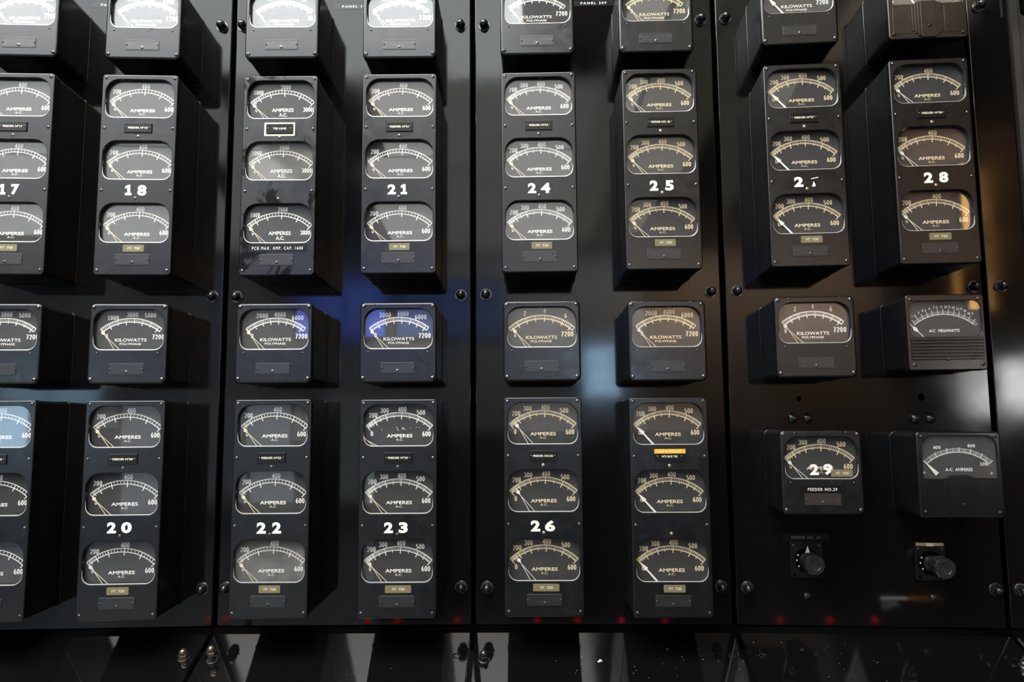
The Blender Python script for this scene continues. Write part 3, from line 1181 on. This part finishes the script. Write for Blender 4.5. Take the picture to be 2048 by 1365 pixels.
for k, x, y, z, where in LAMPS:
    root, org, base, D, S, N = desk_obj[k]
    P0 = Vector((x, y, z + ZO))
    foot = P0 - N * ((P0 - base).dot(N))
    t = thing('pilot_lamp', 'red pilot lamp mirrored ' + where, 'lamp', foot, 0, 'red pilot lamps on the desk')
    hgt = (P0 - foot).length
    part('socket', MB().lathe([(.013, .0008), (.013, hgt - .012), (.010, hgt - .010)], 16), 'nut', t, (0, 0, 0), desk_rot(k))
    part('lens', MB().lathe([(.0075, hgt - .010), (.0075, hgt - .002), (.006, hgt + .003), (.003, hgt + .006)], 16), 'red_lens', t, (0, 0, 0), desk_rot(k))


# a two-part status light on the fourth desk plate, mirrored below the right-hand switch
root, org, base, D, S, N = desk_obj[4]
P0 = Vector((1.168, -.491, ZO - .553))
foot = P0 - N * ((P0 - base).dot(N))
t = thing('status_light', 'long status light, white and amber, mirrored below the brass-labelled switch', 'lamp', foot, 0)
hgt = (P0 - foot).length
part('housing', MB().box(-.085, .085, -hgt + .008, -.0008, -.012, .012), 'nut', t, (0, 0, 0), desk_rot(4))
part('white_lens', MB().box(-.080, -.012, -hgt, -hgt + .008, -.006, .006), 'lens_white', t, (0, 0, 0), desk_rot(4))
part('amber_lens', MB().box(-.008, .080, -hgt, -hgt + .008, -.005, .005), 'lens_amber', t, (0, 0, 0), desk_rot(4))


# ------------------------------------------------------------------ meters
WA, HA, DA = .1731, .4743, .1470
WK, HK, DK = .1737, .1823, .1455


def case_mesh(w, h, d, r, flange=True):
    mb = MB()
    mb.loft([lift(rrect(w - .002, h - .002, r, 0, 0), 0), lift(rrect(w - .002, h - .002, r, 0, 0), -(d - REC - .0005))])
    return mb.mesh('case', 25)


def flange_mesh(w, h, r):
    return slab(MB(), w + .001, h + .001, r + .001, 0, -.004, .0025).mesh('mounting_flange', 20)


def cover_triple():
    return slab_holes(MB(), WA, HA, .0085, -(DA - REC) + .006, -DA, .0030, [opening(z * .001) for z in (179.5, 32.2, -115.4)], REC - .001).mesh('cover', 20)


def cover_single():
    return slab_holes(MB(), WK, HK, .0120, -(DK - REC) + .008, -DK, .0050, [opening(.0317)], REC - .001).mesh('cover', 20)


def rim_highlight(root, d, cz):
    part('rim_highlight', cached('rim_highlight', lambda: lip_mesh(OPEN_W, OPEN_H, OPEN_R)), 'lip_highlight', root, (0, -d + .0016, cz))


def triple(pan, u, v, label, kinds, plate, decal=(), tag=True, ink='white', ptr='lance', degs=None, glass=('glass',) * 3, tilts=((0, 0),) * 3, cover='cover', plate_w=44, tagx=2, tagw=47, extra=None, pmat='pointer'):
    root = thing('triple_ammeter', label, 'ammeter', at(pan, u, v, .0005), PANEL[pan][1], 'tall triple ammeters')
    y = -DA
    part('case', cached('case3', lambda: case_mesh(WA, HA, DA, .0085)), 'case', root)
    part('mounting_flange', cached('fl3', lambda: flange_mesh(WA, HA, .0085)), 'case', root)
    part('cover', cached('cov3', cover_triple), cover, root)
    degs = degs or (-42.3,) * 3
    for i, cz in enumerate((179.5, 32.2, -115.4)):
        add_dial(root, kinds[i], cz * .001, DA, ink, ptr, degs[i], glass[i], tilts[i], pmat)
        rim_highlight(root, DA, cz * .001)
    add_screws(root, y, [(-77.6, 228.3), (77.6, 228.5), (-77.5, -225.7), (77.5, -225.9), (-77, 108), (77.5, 107.6), (-77, -40.2), (77.5, -40.2)], SCREWS, 'steel')
    part('screw', ADJ, 'steel' if ink == 'white' else 'brass', root, (0, y, .0878))
    part('screw', ADJ, 'steel' if ink == 'white' else 'brass', root, (0, y, -.0583))
    if plate:
        add_plate(root, y, 107.9, plate, plate_w)
    add_nameplate(root, y, 0, -201.5)
    part('screw', ADJ, 'dark_steel', root, (.0005, y - .0011, -.2078))
    if decal:
        add_decal(root, y - .0003, decal)
    if tag:
        add_tag(root, y, tagx, -175.3, tagw)
    if extra:
        extra(root, y)
    return root


def single(pan, u, v, label, kind, ink='white', ptr='lance', deg=None, glass='glass', tilt=(0, 0), name='kilowatt_meter', cat='meter', npm='name', group='square single meters', extra=None, pmat='pointer', cover='cover'):
    root = thing(name, label, cat, at(pan, u, v, .0005), PANEL[pan][1], group)
    y = -DK
    part('case', cached('case1', lambda: case_mesh(WK, HK, DK, .012)), 'case', root)
    part('mounting_flange', cached('fl1', lambda: flange_mesh(WK, HK, .012)), 'case', root)
    part('cover', cached('cov1', cover_single), cover, root)
    if deg is None:
        deg = -39.6 if kind.startswith('k') else -42.3
    add_dial(root, kind, .0317, DK, ink, ptr, deg, glass, tilt, pmat)
    rim_highlight(root, DK, .0317)
    add_screws(root, y, [(-78, 82.4), (78, 82.2), (-78, -80.3), (78, -80.4)], BIG, 'steel')
    add_screws(root, y, [(-54.5, 86), (54.5, 86), (-67, -21.8), (66.5, -22.2)], [SMALL], 'steel', 'rivet')
    add_nameplate(root, y, -.5, -57.8, npm)
    part('screw', ADJ, 'steel', root, (-.0005, y - .0011, -.0640))
    if extra:
        extra(root, y)
    return root


def D2(a, b, za=-53.5, zb=-29.3, xs=(-28, -8, 4, 25)):
    return [(a, xs[0], xs[1], za, zb), (b, xs[2], xs[3], za, zb)]


# upper row of triple ammeters
triple(1, .1670, .5270, 'tall triple ammeter marked seventeen, cut off by the left edge of the photo', ('coarse',) * 3, 'FEEDER Nº17', [('1', -23, -8, -52.5, -28), ('7', 4, 22, -52.5, -28)], tilts=((.3, 0), (-.4, .3), (.2, -.2)))
triple(1, .4474, .5266, 'tall triple ammeter marked eighteen above the meter scaled one to five thousand', ('coarse',) * 3, 'FEEDER Nº18', [('1', -23, -8.2, -51.6, -27.2), ('8', 4.4, 24.8, -52.5, -27.2)], tilts=((.5, .2), (.2, -.3), (-.5, .2)), tagx=1.5)


def tie_extra(root, y):
    for (x0, x1, z0, z1) in ((-36, 35, 118.8, 123.2), (-36, -30.6, 91, 118.8), (31.3, 35, 91, 118.8), (-30.6, 31.3, 91, 95.8)):
        add_tape(root, y, x0, x1, z0, z1, None, 0, 0, 'tape', name='masking_tape')
    add_tape(root, y, -65, 68.5, -183, -165.3, 'PCB MAX. AMP. CAP. 1600', 116, 7, space=1.35)


triple(2, .1700, .5252, 'tall triple ammeter with cream-taped TIE LINE plate and water-stained face', ('tie',) * 3, 'TIE LINE', tag=False, cover='cover_stained', plate_w=31, extra=tie_extra, tilts=((0, 0), (.8, -.3), (0, 0)), glass=('glass_dull', 'glass_dust_glare', 'glass_dull'))
triple(2, .4474, .5278, 'tall triple ammeter marked twenty-one with olive MT 720 tag', ('coarse',) * 3, 'FEEDER Nº21', [('2', -25.8, -6.7, -52.6, -28.8), ('1', 4.5, 19.1, -52.6, -28.8)], tilts=((.6, 0), (.1, .2), (-.6, 0)), tagx=2.2)
triple(3, .1635, .5275, 'tall triple ammeter marked twenty-four with olive MT 720 tag', ('fine',) * 3, 'FEEDER Nº24', D2('2', '4', -53, -29, (-26.1, -7, 3.5, 25)), tilts=((.5, .2), (.4, 0), (-.3, .1)), tagx=4.5)
triple(3, .4440, .5303, 'tall triple ammeter marked twenty-five with olive MT 720 tag', ('fine',) * 3, 'FEEDER NO. 25', D2('2', '5', -54.3, -29.9, (-28.5, -9.1, 6.7, 26.3)), ink='cream', tagx=3.5, tilts=((0, 0), (.3, 0), (.2, .3)))
triple(4, .1668, .5315, 'tall triple ammeter whose number twenty-seven has a torn seven', ('fine',) * 3, 'FEEDER Nº27', [('2', -28.6, -8, -53.8, -30.3), ('x', 9, 25.2, -53.8, -30.3)], ink='cream', ptr='spade', degs=(-41.8, -42, -41.6), tagx=4.3, pmat='pointer_white')
triple(4, .4464, .5312, 'tall triple ammeter marked twenty-eight with brownish dials', ('mid',) * 3, 'FEEDER Nº28', D2('2', '8', -53.4, -28.9, (-25.4, -5.7, 7, 27)), ink='cream', cover='cover', tagx=1.6, pmat='pointer_white')

# lower row of triple ammeters
triple(1, .1680, -.2290, 'tall triple ammeter without a number in view, bottom left corner beside twenty', ('coarse',) * 3, 'FEEDER Nº19', tag=True, tilts=((-.6, .2), (.2, .3), (1.2, 0)))
triple(1, .4480, -.2307, 'tall triple ammeter marked twenty with FEEDER twenty plate', ('coarse',) * 3, 'FEEDER Nº20', D2('2', '0', -52.3, -28.3, (-27.9, -8.2, 2.4, 25.2)), tagx=1.2, tilts=((.3, .2), (-.2, .1), (.8, -.4)))
triple(2, .1710, -.2304, 'tall triple ammeter marked twenty-two with FEEDER twenty-two plate', ('coarse',) * 3, 'FEEDER Nº22', D2('2', '2', -56.6, -32, (-28.8, -8.4, 5.1, 25)), tagx=2.7, ink='white', tilts=((-.3, .4), (.1, .2), (-.9, .3)), glass=('glass', 'glass', 'glass_dust_glare'))


def scratches(root, y):
    mb = MB()
    for x0, z0, x1, z1 in ((-5, 176, -3.5, 172.5), (-3.6, 171, -1, 167), (6, 174.5, 9, 169.5), (9, 175, 12, 171), (11, 173, 14, 169), (38, 175.5, 39.5, 174.5), (45, 175, 46, 173.6), (-40, 170.5, -38, 168.5), (24, 174.2, 25.2, 173.4)):
        dx, dz = x1 - x0, z1 - z0
        L = math.hypot(dx, dz)
        nx, nz = -dz / L * .35, dx / L * .35
        mb.add([mm(x0 + nx, 0, z0 + nz), mm(x0 - nx, 0, z0 - nz), mm(x1 - nx, 0, z1 - nz), mm(x1 + nx, 0, z1 + nz)], [(0, 1, 2, 3)])
    part('scratch_marks', mb.mesh('scratch_marks', 0), 'white', root, (0, y + GD - .0003, 0))


triple(2, .4511, -.2319, 'tall triple ammeter marked twenty-three, its top dial scratched and needle dropped', ('fine',) * 3, 'FEEDER Nº23', D2('2', '3', -55.7, -32.1, (-29.4, -9.6, 2.9, 22.8)), degs=(-56, -41, -40.5), glass=('glass_dull', 'glass', 'glass'), tagx=2.7, tagw=57, extra=scratches)
triple(3, .1655, -.2295, 'tall triple ammeter marked twenty-six with FEEDER twenty-six plate', ('fine',) * 3, 'FEEDER NO.26', D2('2', '6', -56, -32.1, (-28.6, -7.7, 2.4, 24.9)), ink='cream', degs=(-36.8, -35.8, -35.4), tagx=3.8, tagw=57, pmat='pointer_white')


def bus_extra(root, y):
    add_tape(root, y - .0030, -33.1, 35, 114.2, 124, 'NO. 3 BUS TIE', 48, 4.6, 'yellow', 'yellow_text', space=1.3)


triple(3, .4430, -.2323, 'tall triple ammeter with yellow tape over its BUS TIE plate', ('fine',) * 3, 'Nº3 BUS TIE', ink='cream', ptr='spade', degs=(-42, -42, -42), tagx=3.4, plate_w=34, extra=bus_extra, pmat='pointer_white')

# top row of square meters, cut by the upper edge of the photo
ZT = .805 + HK / 2
single(1, .1670, ZT, 'square kilowatt meter in the top left corner above ammeter seventeen', 'k246p', tilt=(0, 0))
single(1, .4478, ZT - .002, 'square kilowatt meter at the top edge above ammeter eighteen', 'k246p')
single(2, .1686, ZT + .0008, 'square megawatt meter at the top edge above the TIE LINE ammeter', 'kmega', name='megawatt_meter')
single(2, .4457, ZT - .001, 'square kilowatt meter at the top edge above ammeter twenty-one', 'k246p')
single(3, .1627, ZT + .0035, 'square kilowatt meter at the top edge above ammeter twenty-four', 'k246p')
single(3, .4402, ZT + .0040, 'square kilowatt meter at the top edge above ammeter twenty-five', 'k246p', ink='cream', npm='name')


def old_glue(root, y):
    rn = random.Random(5)
    mb = MB()
    for i in range(26):
        x, z, r = rn.uniform(-22, 16), rn.uniform(-43, -17), rn.uniform(.4, 1.6)
        n = 6
        mb.add([mm(x + r * rn.uniform(.5, 1.3) * math.cos(2 * PI * q / n), 0, z + r * rn.uniform(.5, 1.3) * math.sin(2 * PI * q / n)) for q in range(n)] + [mm(x, -.35, z)], [(q, (q + 1) % n, n) for q in range(n)])
    o = part('glue_residue', mb.mesh('glue_residue', 0), 'case', root, (0, y - .0001, 0))
    o['kind'] = 'stuff'


single(4, .1680, ZT + .012, 'square kilowatt meter with broad arrow needle above ammeter twenty-seven', 'k246p', ptr='spade', extra=old_glue, pmat='pointer_white')

# middle row of square meters
single(1, .1680, .1340, 'square kilowatt meter at the left edge between ammeter seventeen and the one below', 'k135')
single(1, .4455, .1340, 'square kilowatt meter scaled one to five thousand between ammeters eighteen and twenty', 'k135')
single(2, .1680, .1336, 'square kilowatt meter between the TIE LINE ammeter and ammeter twenty-two', 'k246p')
single(2, .4486, .1334, 'square kilowatt meter between ammeters twenty-one and twenty-three', 'k246p')
single(3, .1656, .1342, 'square kilowatt meter scaled two four six between ammeters twenty-four and twenty-six', 'k246w', ink='cream')
single(3, .4460, .1320, 'square kilowatt meter below ammeter twenty-five, above the yellow-taped ammeter', 'k246p', ink='cream')
single(4, .1694, .1366, 'square kilowatt meter scaled two four six below ammeter twenty-seven', 'k246', pmat='pointer')


def a29_extra(root, y):
    g = y + GD - .0003
    add_decal(root, g, [('2', -22.5, -3.5, -6.5, 17.4), ('9', 6.3, 25.8, -6.2, 18)])
    o = add_tag(root, g + .0001, 45.3, -2.3, 46)
    add_tape(root, y, -47, 45.5, -44, -28.7, 'FEEDER NO.29', 62, 6.4, space=1.3)


single(4, .1689, -.1605, 'square ammeter with twenty-nine in white over its dial', 'fine', ink='cream', name='feeder_ammeter', cat='ammeter', npm='name_brown', extra=a29_extra, pmat='pointer_white')


# ------------------------------------------------------------------ moulded switchboard instruments with ribbed fronts
def bump_opening(g):
    """window with round upper corners and a hump in its lower edge"""
    pts = []
    L, R, T, B = -.0755 - g, .0785 + g, .0830 + g, -.0075 - g
    r = .024
    pts += [(L, B), (-.032, B), (-.024, B + .003), (-.018, B + .0068), (.018, B + .0068), (.024, B + .003), (.032, B), (R, B)]
    for k in range(9):
        a = math.radians(90 * k / 8)
        pts.append((R - r + r * math.cos(a), T - r + r * math.sin(a)))
    for k in range(9):
        a = math.radians(90 + 90 * k / 8)
        pts.append((L + r + r * math.cos(a), T - r + r * math.sin(a)))
    return pts


def ac_dial():
    sc, nm, cp = MB(), MB(), MB()
    m = .001
    R, pz, e = 106 * m, -48 * m, 42.8
    arc_band(sc, pz, R - 10.5 * m, 1.5 * m, -e + 2, e - 2)
    arc_band(sc, pz, R - 2.4 * m, .5 * m, -e, e)
    f = lambda v: -e + 2 * e * (v / 1200) ** .93
    for v in range(0, 1201, 200):
        tick(sc, pz, f(v), R - 10.5 * m, R, 1.5 * m)
    for v in range(100, 1200, 200):
        tick(sc, pz, f(v), R - 10.5 * m, R - 2.4 * m, 1.0 * m)
    for v in range(20, 1200, 20):
        tick(sc, pz, f(v), R - 10.5 * m, R - 2.4 * m, .45 * m)
    number(nm, '400', -41.6 * m, 57.8 * m, 6.6 * m, .82, .74, .17, .15)
    number(nm, '800', 30.3 * m, 61 * m, 6.6 * m, .82, .74, .17, .15)
    number(nm, '1200', 54.2 * m, 22.2 * m, 6.6 * m, .70, .66, .17, .15)
    put_text(cp, 'A-C  AMPERES', 1.5 * m, 10.3 * m, 56 * m, 6.6 * m, .03)
    return sc.mesh('scale', 0), nm.mesh('numerals', 0), cp.mesh('caption', 0), pz


def ac_meter(pan, u, v, label, m='cover', deg=-42.6, dial='dial_grey', ptr='wedge'):
    root = thing('ribbed_ammeter', label, 'ammeter', at(pan, u, v, .0005), PANEL[pan][1], 'moulded square meters')
    w, h, d = .1745, .1835, DK
    y = -d
    part('case', cached('caseac', lambda: case_mesh(w, h, d, .016)), 'case', root)
    part('mounting_flange', cached('flac', lambda: flange_mesh(w, h, .016)), 'case', root)
    part('cover', cached('covac', lambda: slab_holes(MB(), w, h, .009, -(d - REC) + .008, y, .0036, [bump_opening], REC - .001).mesh('cover', 20)), m, root)
    sc, nm, cp, pz = cached('acd', ac_dial)
    rec = .0075

    def face():
        mb = MB()
        p = bump_opening(.002)
        return mb.loft([lift(p, .001), lift(p, 0)]).mesh('dial', 0)
    o = part('dial', cached('acface', face), dial, root, (0, y + rec, 0))
    part('scale', sc, 'white', o, (0, -.0003, 0))
    part('numerals', nm, 'white', o, (0, -.0003, 0))
    part('caption', cp, 'white', o, (0, -.0003, 0))
    part('pointer', cached(('pac', deg, ptr), lambda: pointer_mesh(ptr, pz, deg)), 'pointer_white', o, (0, -.0025, 0))
    for x, z in ((-.0700, .0030), (.0690, .0015)):
        part('screw', ADJ, 'brass', o, (x, -.0002, z))

    def pane():
        p = bump_opening(-.0003)
        return MB().loft([lift(p, .0016), lift(p, 0)], cap0=True).mesh('glass', 0)
    part('glass', cached('acpane', pane), 'glass', o, (0, -rec + .0022, 0))

    # stepped pilaster below the window
    def pil():
        mb = MB()
        for x0, x1, top, zb, yy in ((-.0165, .0165, -.003, -.0895, .0042), (-.0225, .0225, -.0045, -.0850, .0031), (-.0285, .0285, -.006, -.0795, .0021), (-.0345, .0345, -.013, -.0735, .0011)):
            w_, h_ = x1 - x0, top - zb
            slab(mb, w_, h_, .0012, 0, -yy, .0006, 0, (top + zb) / 2, 3)
        return mb.mesh('ribbed_pilaster', 20)
    part('ribbed_pilaster', cached('pil', pil), m, root, (0, y, 0))

    def sunk(s):
        return lambda: slab(MB(), .040, .066, .0012, 0, -.0008, .0005, s * .0565, -.046, 3).mesh('raised_field', 20)
    part('raised_field', cached('f1', sunk(-1)), m, root, (0, y, 0))
    part('raised_field', cached('f2', sunk(1)), m, root, (0, y, 0))
    add_screws(root, y - .0002, [(-75.5, 81), (76.5, 80.5), (-75.5, -79), (76.5, -80)], [BIG[1], BIG[2]], 'knob')
    part('screw', SCREWS[1], 'knob', root, (.0015, y - .0042, -.0625))
    return root


ac_meter(4, .4566, -.1656, 'ribbed square A-C ammeter scaled to twelve hundred beside meter twenty-nine', 'cover_gloss')
ac_meter(4, .4530, ZT + .0125, 'ribbed brownish square meter at the top edge above ammeter twenty-eight', 'cover_brown', ptr='spade', dial='dial_grey', deg=-30)


def mw_dial():
    sc, nm, cp = MB(), MB(), MB()
    m = .001
    R, pz, e = 97 * m, -56.5 * m, 40.5
    arc_band(sc, pz, R, 1.2 * m, -e, e)
    vals = ['1.5', '3', '4.5', '6', '7.5', '9', '10.5', '12', '13.5', '15', '16.5']
    for i in range(13):
        a = -e + 2 * e * (i + .35) / 12.7
        tick(sc, pz, a, R, R + 12 * m, 1.1 * m)
        if 0 < i < 12:
            p = polar(pz, R + 17 * m, a - 1.6)
            number(nm, vals[i - 1], p[0], p[1], 5.2 * m, .62, .58, .16, .13)
        for j in range(1, 5):
            tick(sc, pz, a + 2 * e / 12.7 * j / 5, R, R + 7.5 * m, .4 * m)
    put_text(cp, 'A-C   MEGAWATTS', .5 * m, 4.5 * m, 64 * m, 6.2 * m, .04)
    return sc.mesh('scale', 0), nm.mesh('numerals', 0), cp.mesh('caption', 0), pz


def mw_meter():
    pan, u, v = 4, .4485, .1424
    root = thing('ribbed_megawatt_meter', 'square A-C megawatt meter with horizontal ribs below its window', 'meter', at(pan, u, v, .0005), PANEL[pan][1], 'moulded square meters')
    w, h, d = .1653, .1680, .1440
    y = -d
    op = opening(.0303, .1525, .0795, (.018, .018, .016, .016))
    part('case', case_mesh(w, h, d, .010), 'case', root)
    part('mounting_flange', flange_mesh(w, h, .010), 'case', root)
    part('cover', slab_holes(MB(), w, h, .0075, -(d - REC) + .008, y, .0030, [op], REC - .001).mesh('cover', 20), 'cover_brown', root)
    sc, nm, cp, pz = mw_dial()
    rec = .0100
    p = op(.002)
    o = part('dial', MB().loft([lift(p, .001), lift(p, 0)]).mesh('dial', 0), 'dial_grey', root, (0, y + rec, 0))
    for n, me in (('scale', sc), ('numerals', nm), ('caption', cp)):
        part(n, me, 'white', o, (0, -.0003, 0))
    part('pointer', pointer_mesh('diamond', pz, -43.5), 'pointer_white', o, (0, -.0025, 0))
    g = op(-.0003)
    part('glass', MB().loft([lift(g, .0016), lift(g, 0)], cap0=True).mesh('glass', 0), 'glass', o, (0, -rec + .0022, 0))
    rb = slab(MB(), .1515, .0058, .0012, 0, -.0032, .0016, 0, 0, 3).mesh('rib', 20)
    for i in range(7):
        part('rib', rb, 'cover_brown', root, (0, y, -.0150 - i * .0071))
    add_screws(root, y, [(-72.5, 73.3), (71.3, 73), (-71.3, -71.4), (71.6, -71.1)], [BIG[0], BIG[3]], 'dark_steel')
    part('screw', SCREWS[2], 'dark_steel', root, (.0012, y - .002, -.0595))


mw_meter()


# ------------------------------------------------------------------ rotary switches
def rotary(pan, u, v, w, h, label, depth, arrow, clip):
    root = thing('rotary_switch', label, 'switch', at(pan, u, v, .0005), PANEL[pan][1], 'rotary switches')
    part('faceplate', slab(MB(), w, h, .005, 0, -.004, .0015), 'plate', root)
    part('dial_ring', MB().lathe([(.0275, .004), (.0275, .0048), (.0265, .0052)], 28), 'hole', root)
    part('collar', MB().lathe([(.0185, .004), (.0185, .012), (.016, .015), (.0125, .016), (.0125, depth - .030)], 24), 'knob', root)
    kn = MB()
    n = 48
    L = []
    for r, hh in ((.0170, depth - .034), (.0226, depth - .032), (.0226, depth - .003), (.0205, depth), (.0130, depth), (.0120, depth - .0008), (.004, depth - .0012)):
        L.append([((r + (.0009 if (i // 2) % 2 and r > .02 else 0)) * math.cos(2 * PI * i / n), -hh, (r + (.0009 if (i // 2) % 2 and r > .02 else 0)) * math.sin(2 * PI * i / n)) for i in range(n)])
    kn.loft(L)
    part('knob', kn, 'knob', root)
    if arrow:
        mb = MB()
        mb.add([mm(-5.5, -13, 17), mm(5.5, -13, 17), mm(0, -13, 34), mm(-5.5, -11.5, 17), mm(5.5, -11.5, 17), mm(0, -11.5, 34)], [(0, 1, 2), (5, 4, 3), (0, 3, 4, 1), (1, 4, 5, 2), (2, 5, 3, 0)])
        part('arrow', mb, 'tape', root, label='cream arrow')
    dot = MB().lathe([(.0021, 0), (.0018, .0006)], 10).mesh('position_mark', 0)
    for a, m in ((150, 'emboss_text'), (180, 'emboss_text'), (215, 'tag_text'), (30, 'emboss_faint'), (0, 'emboss_faint')):
        part('position_mark', dot, m, root, (.0235 * math.cos(math.radians(a)), -.0052, .0235 * math.sin(math.radians(a))))
    for sx in (-1, 1):
        for sz in (-1, 1):
            part('screw', SCREWS[2], 'dark_steel' if sz > 0 else 'hole', root, (sx * (w / 2 - .008), -.004, sz * (h / 2 - .008)))
    if clip:
        o = part('label_holder', slab(MB(), w - .006, .0085, .0008, 0, -.004, .001, 0, h / 2 + .001), 'brass', root)
        part('card', MB().box(-.008, .008, -.0046, -.0040, h / 2 - .0025, h / 2 + .0045), 'tape', o)
    return root


rotary(4, .1690, -.3715, .074, .083, 'black rotary switch with cream arrow under a FEEDER NO. twenty-nine tape', .066, True, False)
rotary(4, .4460, -.3755, .068, .080, 'black rotary switch with brass label holder below the ribbed A-C ammeter', .076, False, True)
add_tape(P4, 0, 117 - 305, 222 - 305, -329, -311.5, 'FEEDER NO. 29', 66, 6.2, 'emboss_old', 'emboss_faint', space=1.3)

# ------------------------------------------------------------------ steel frame and conduit past the end panel
tr = MB()
tr.box(0, .016, -.004, .04, Z_BASE, Z_TOP)
tr.box(.0195, .060, .004, .04, Z_BASE, Z_TOP)
o = part('frame_post', tr.mesh('frame_post', 0), 'trim_grey', None, at(5, .1045, 0))
o.rotation_euler = (0, 0, A5)
o['kind'] = 'structure'
t = thing('conduit', 'grey conduit with black end cap in the top right corner', 'pipe', at(5, .122, .955, .045), A5)
part('pipe', MB().lathe([(.0135, 0), (.0135, .32)], 20), 'pipe', t, (0, 0, 0), (math.radians(-90), 0, 0))
part('end_cap', MB().lathe([(.0145, -.001), (.0165, 0), (.0165, .030), (.013, .036)], 20), 'hole', t, (0, 0, -.0005), (math.radians(90), 0, 0))
part('bracket', MB().box(-.006, .006, .0, .045, .20, .23), 'pipe', t)
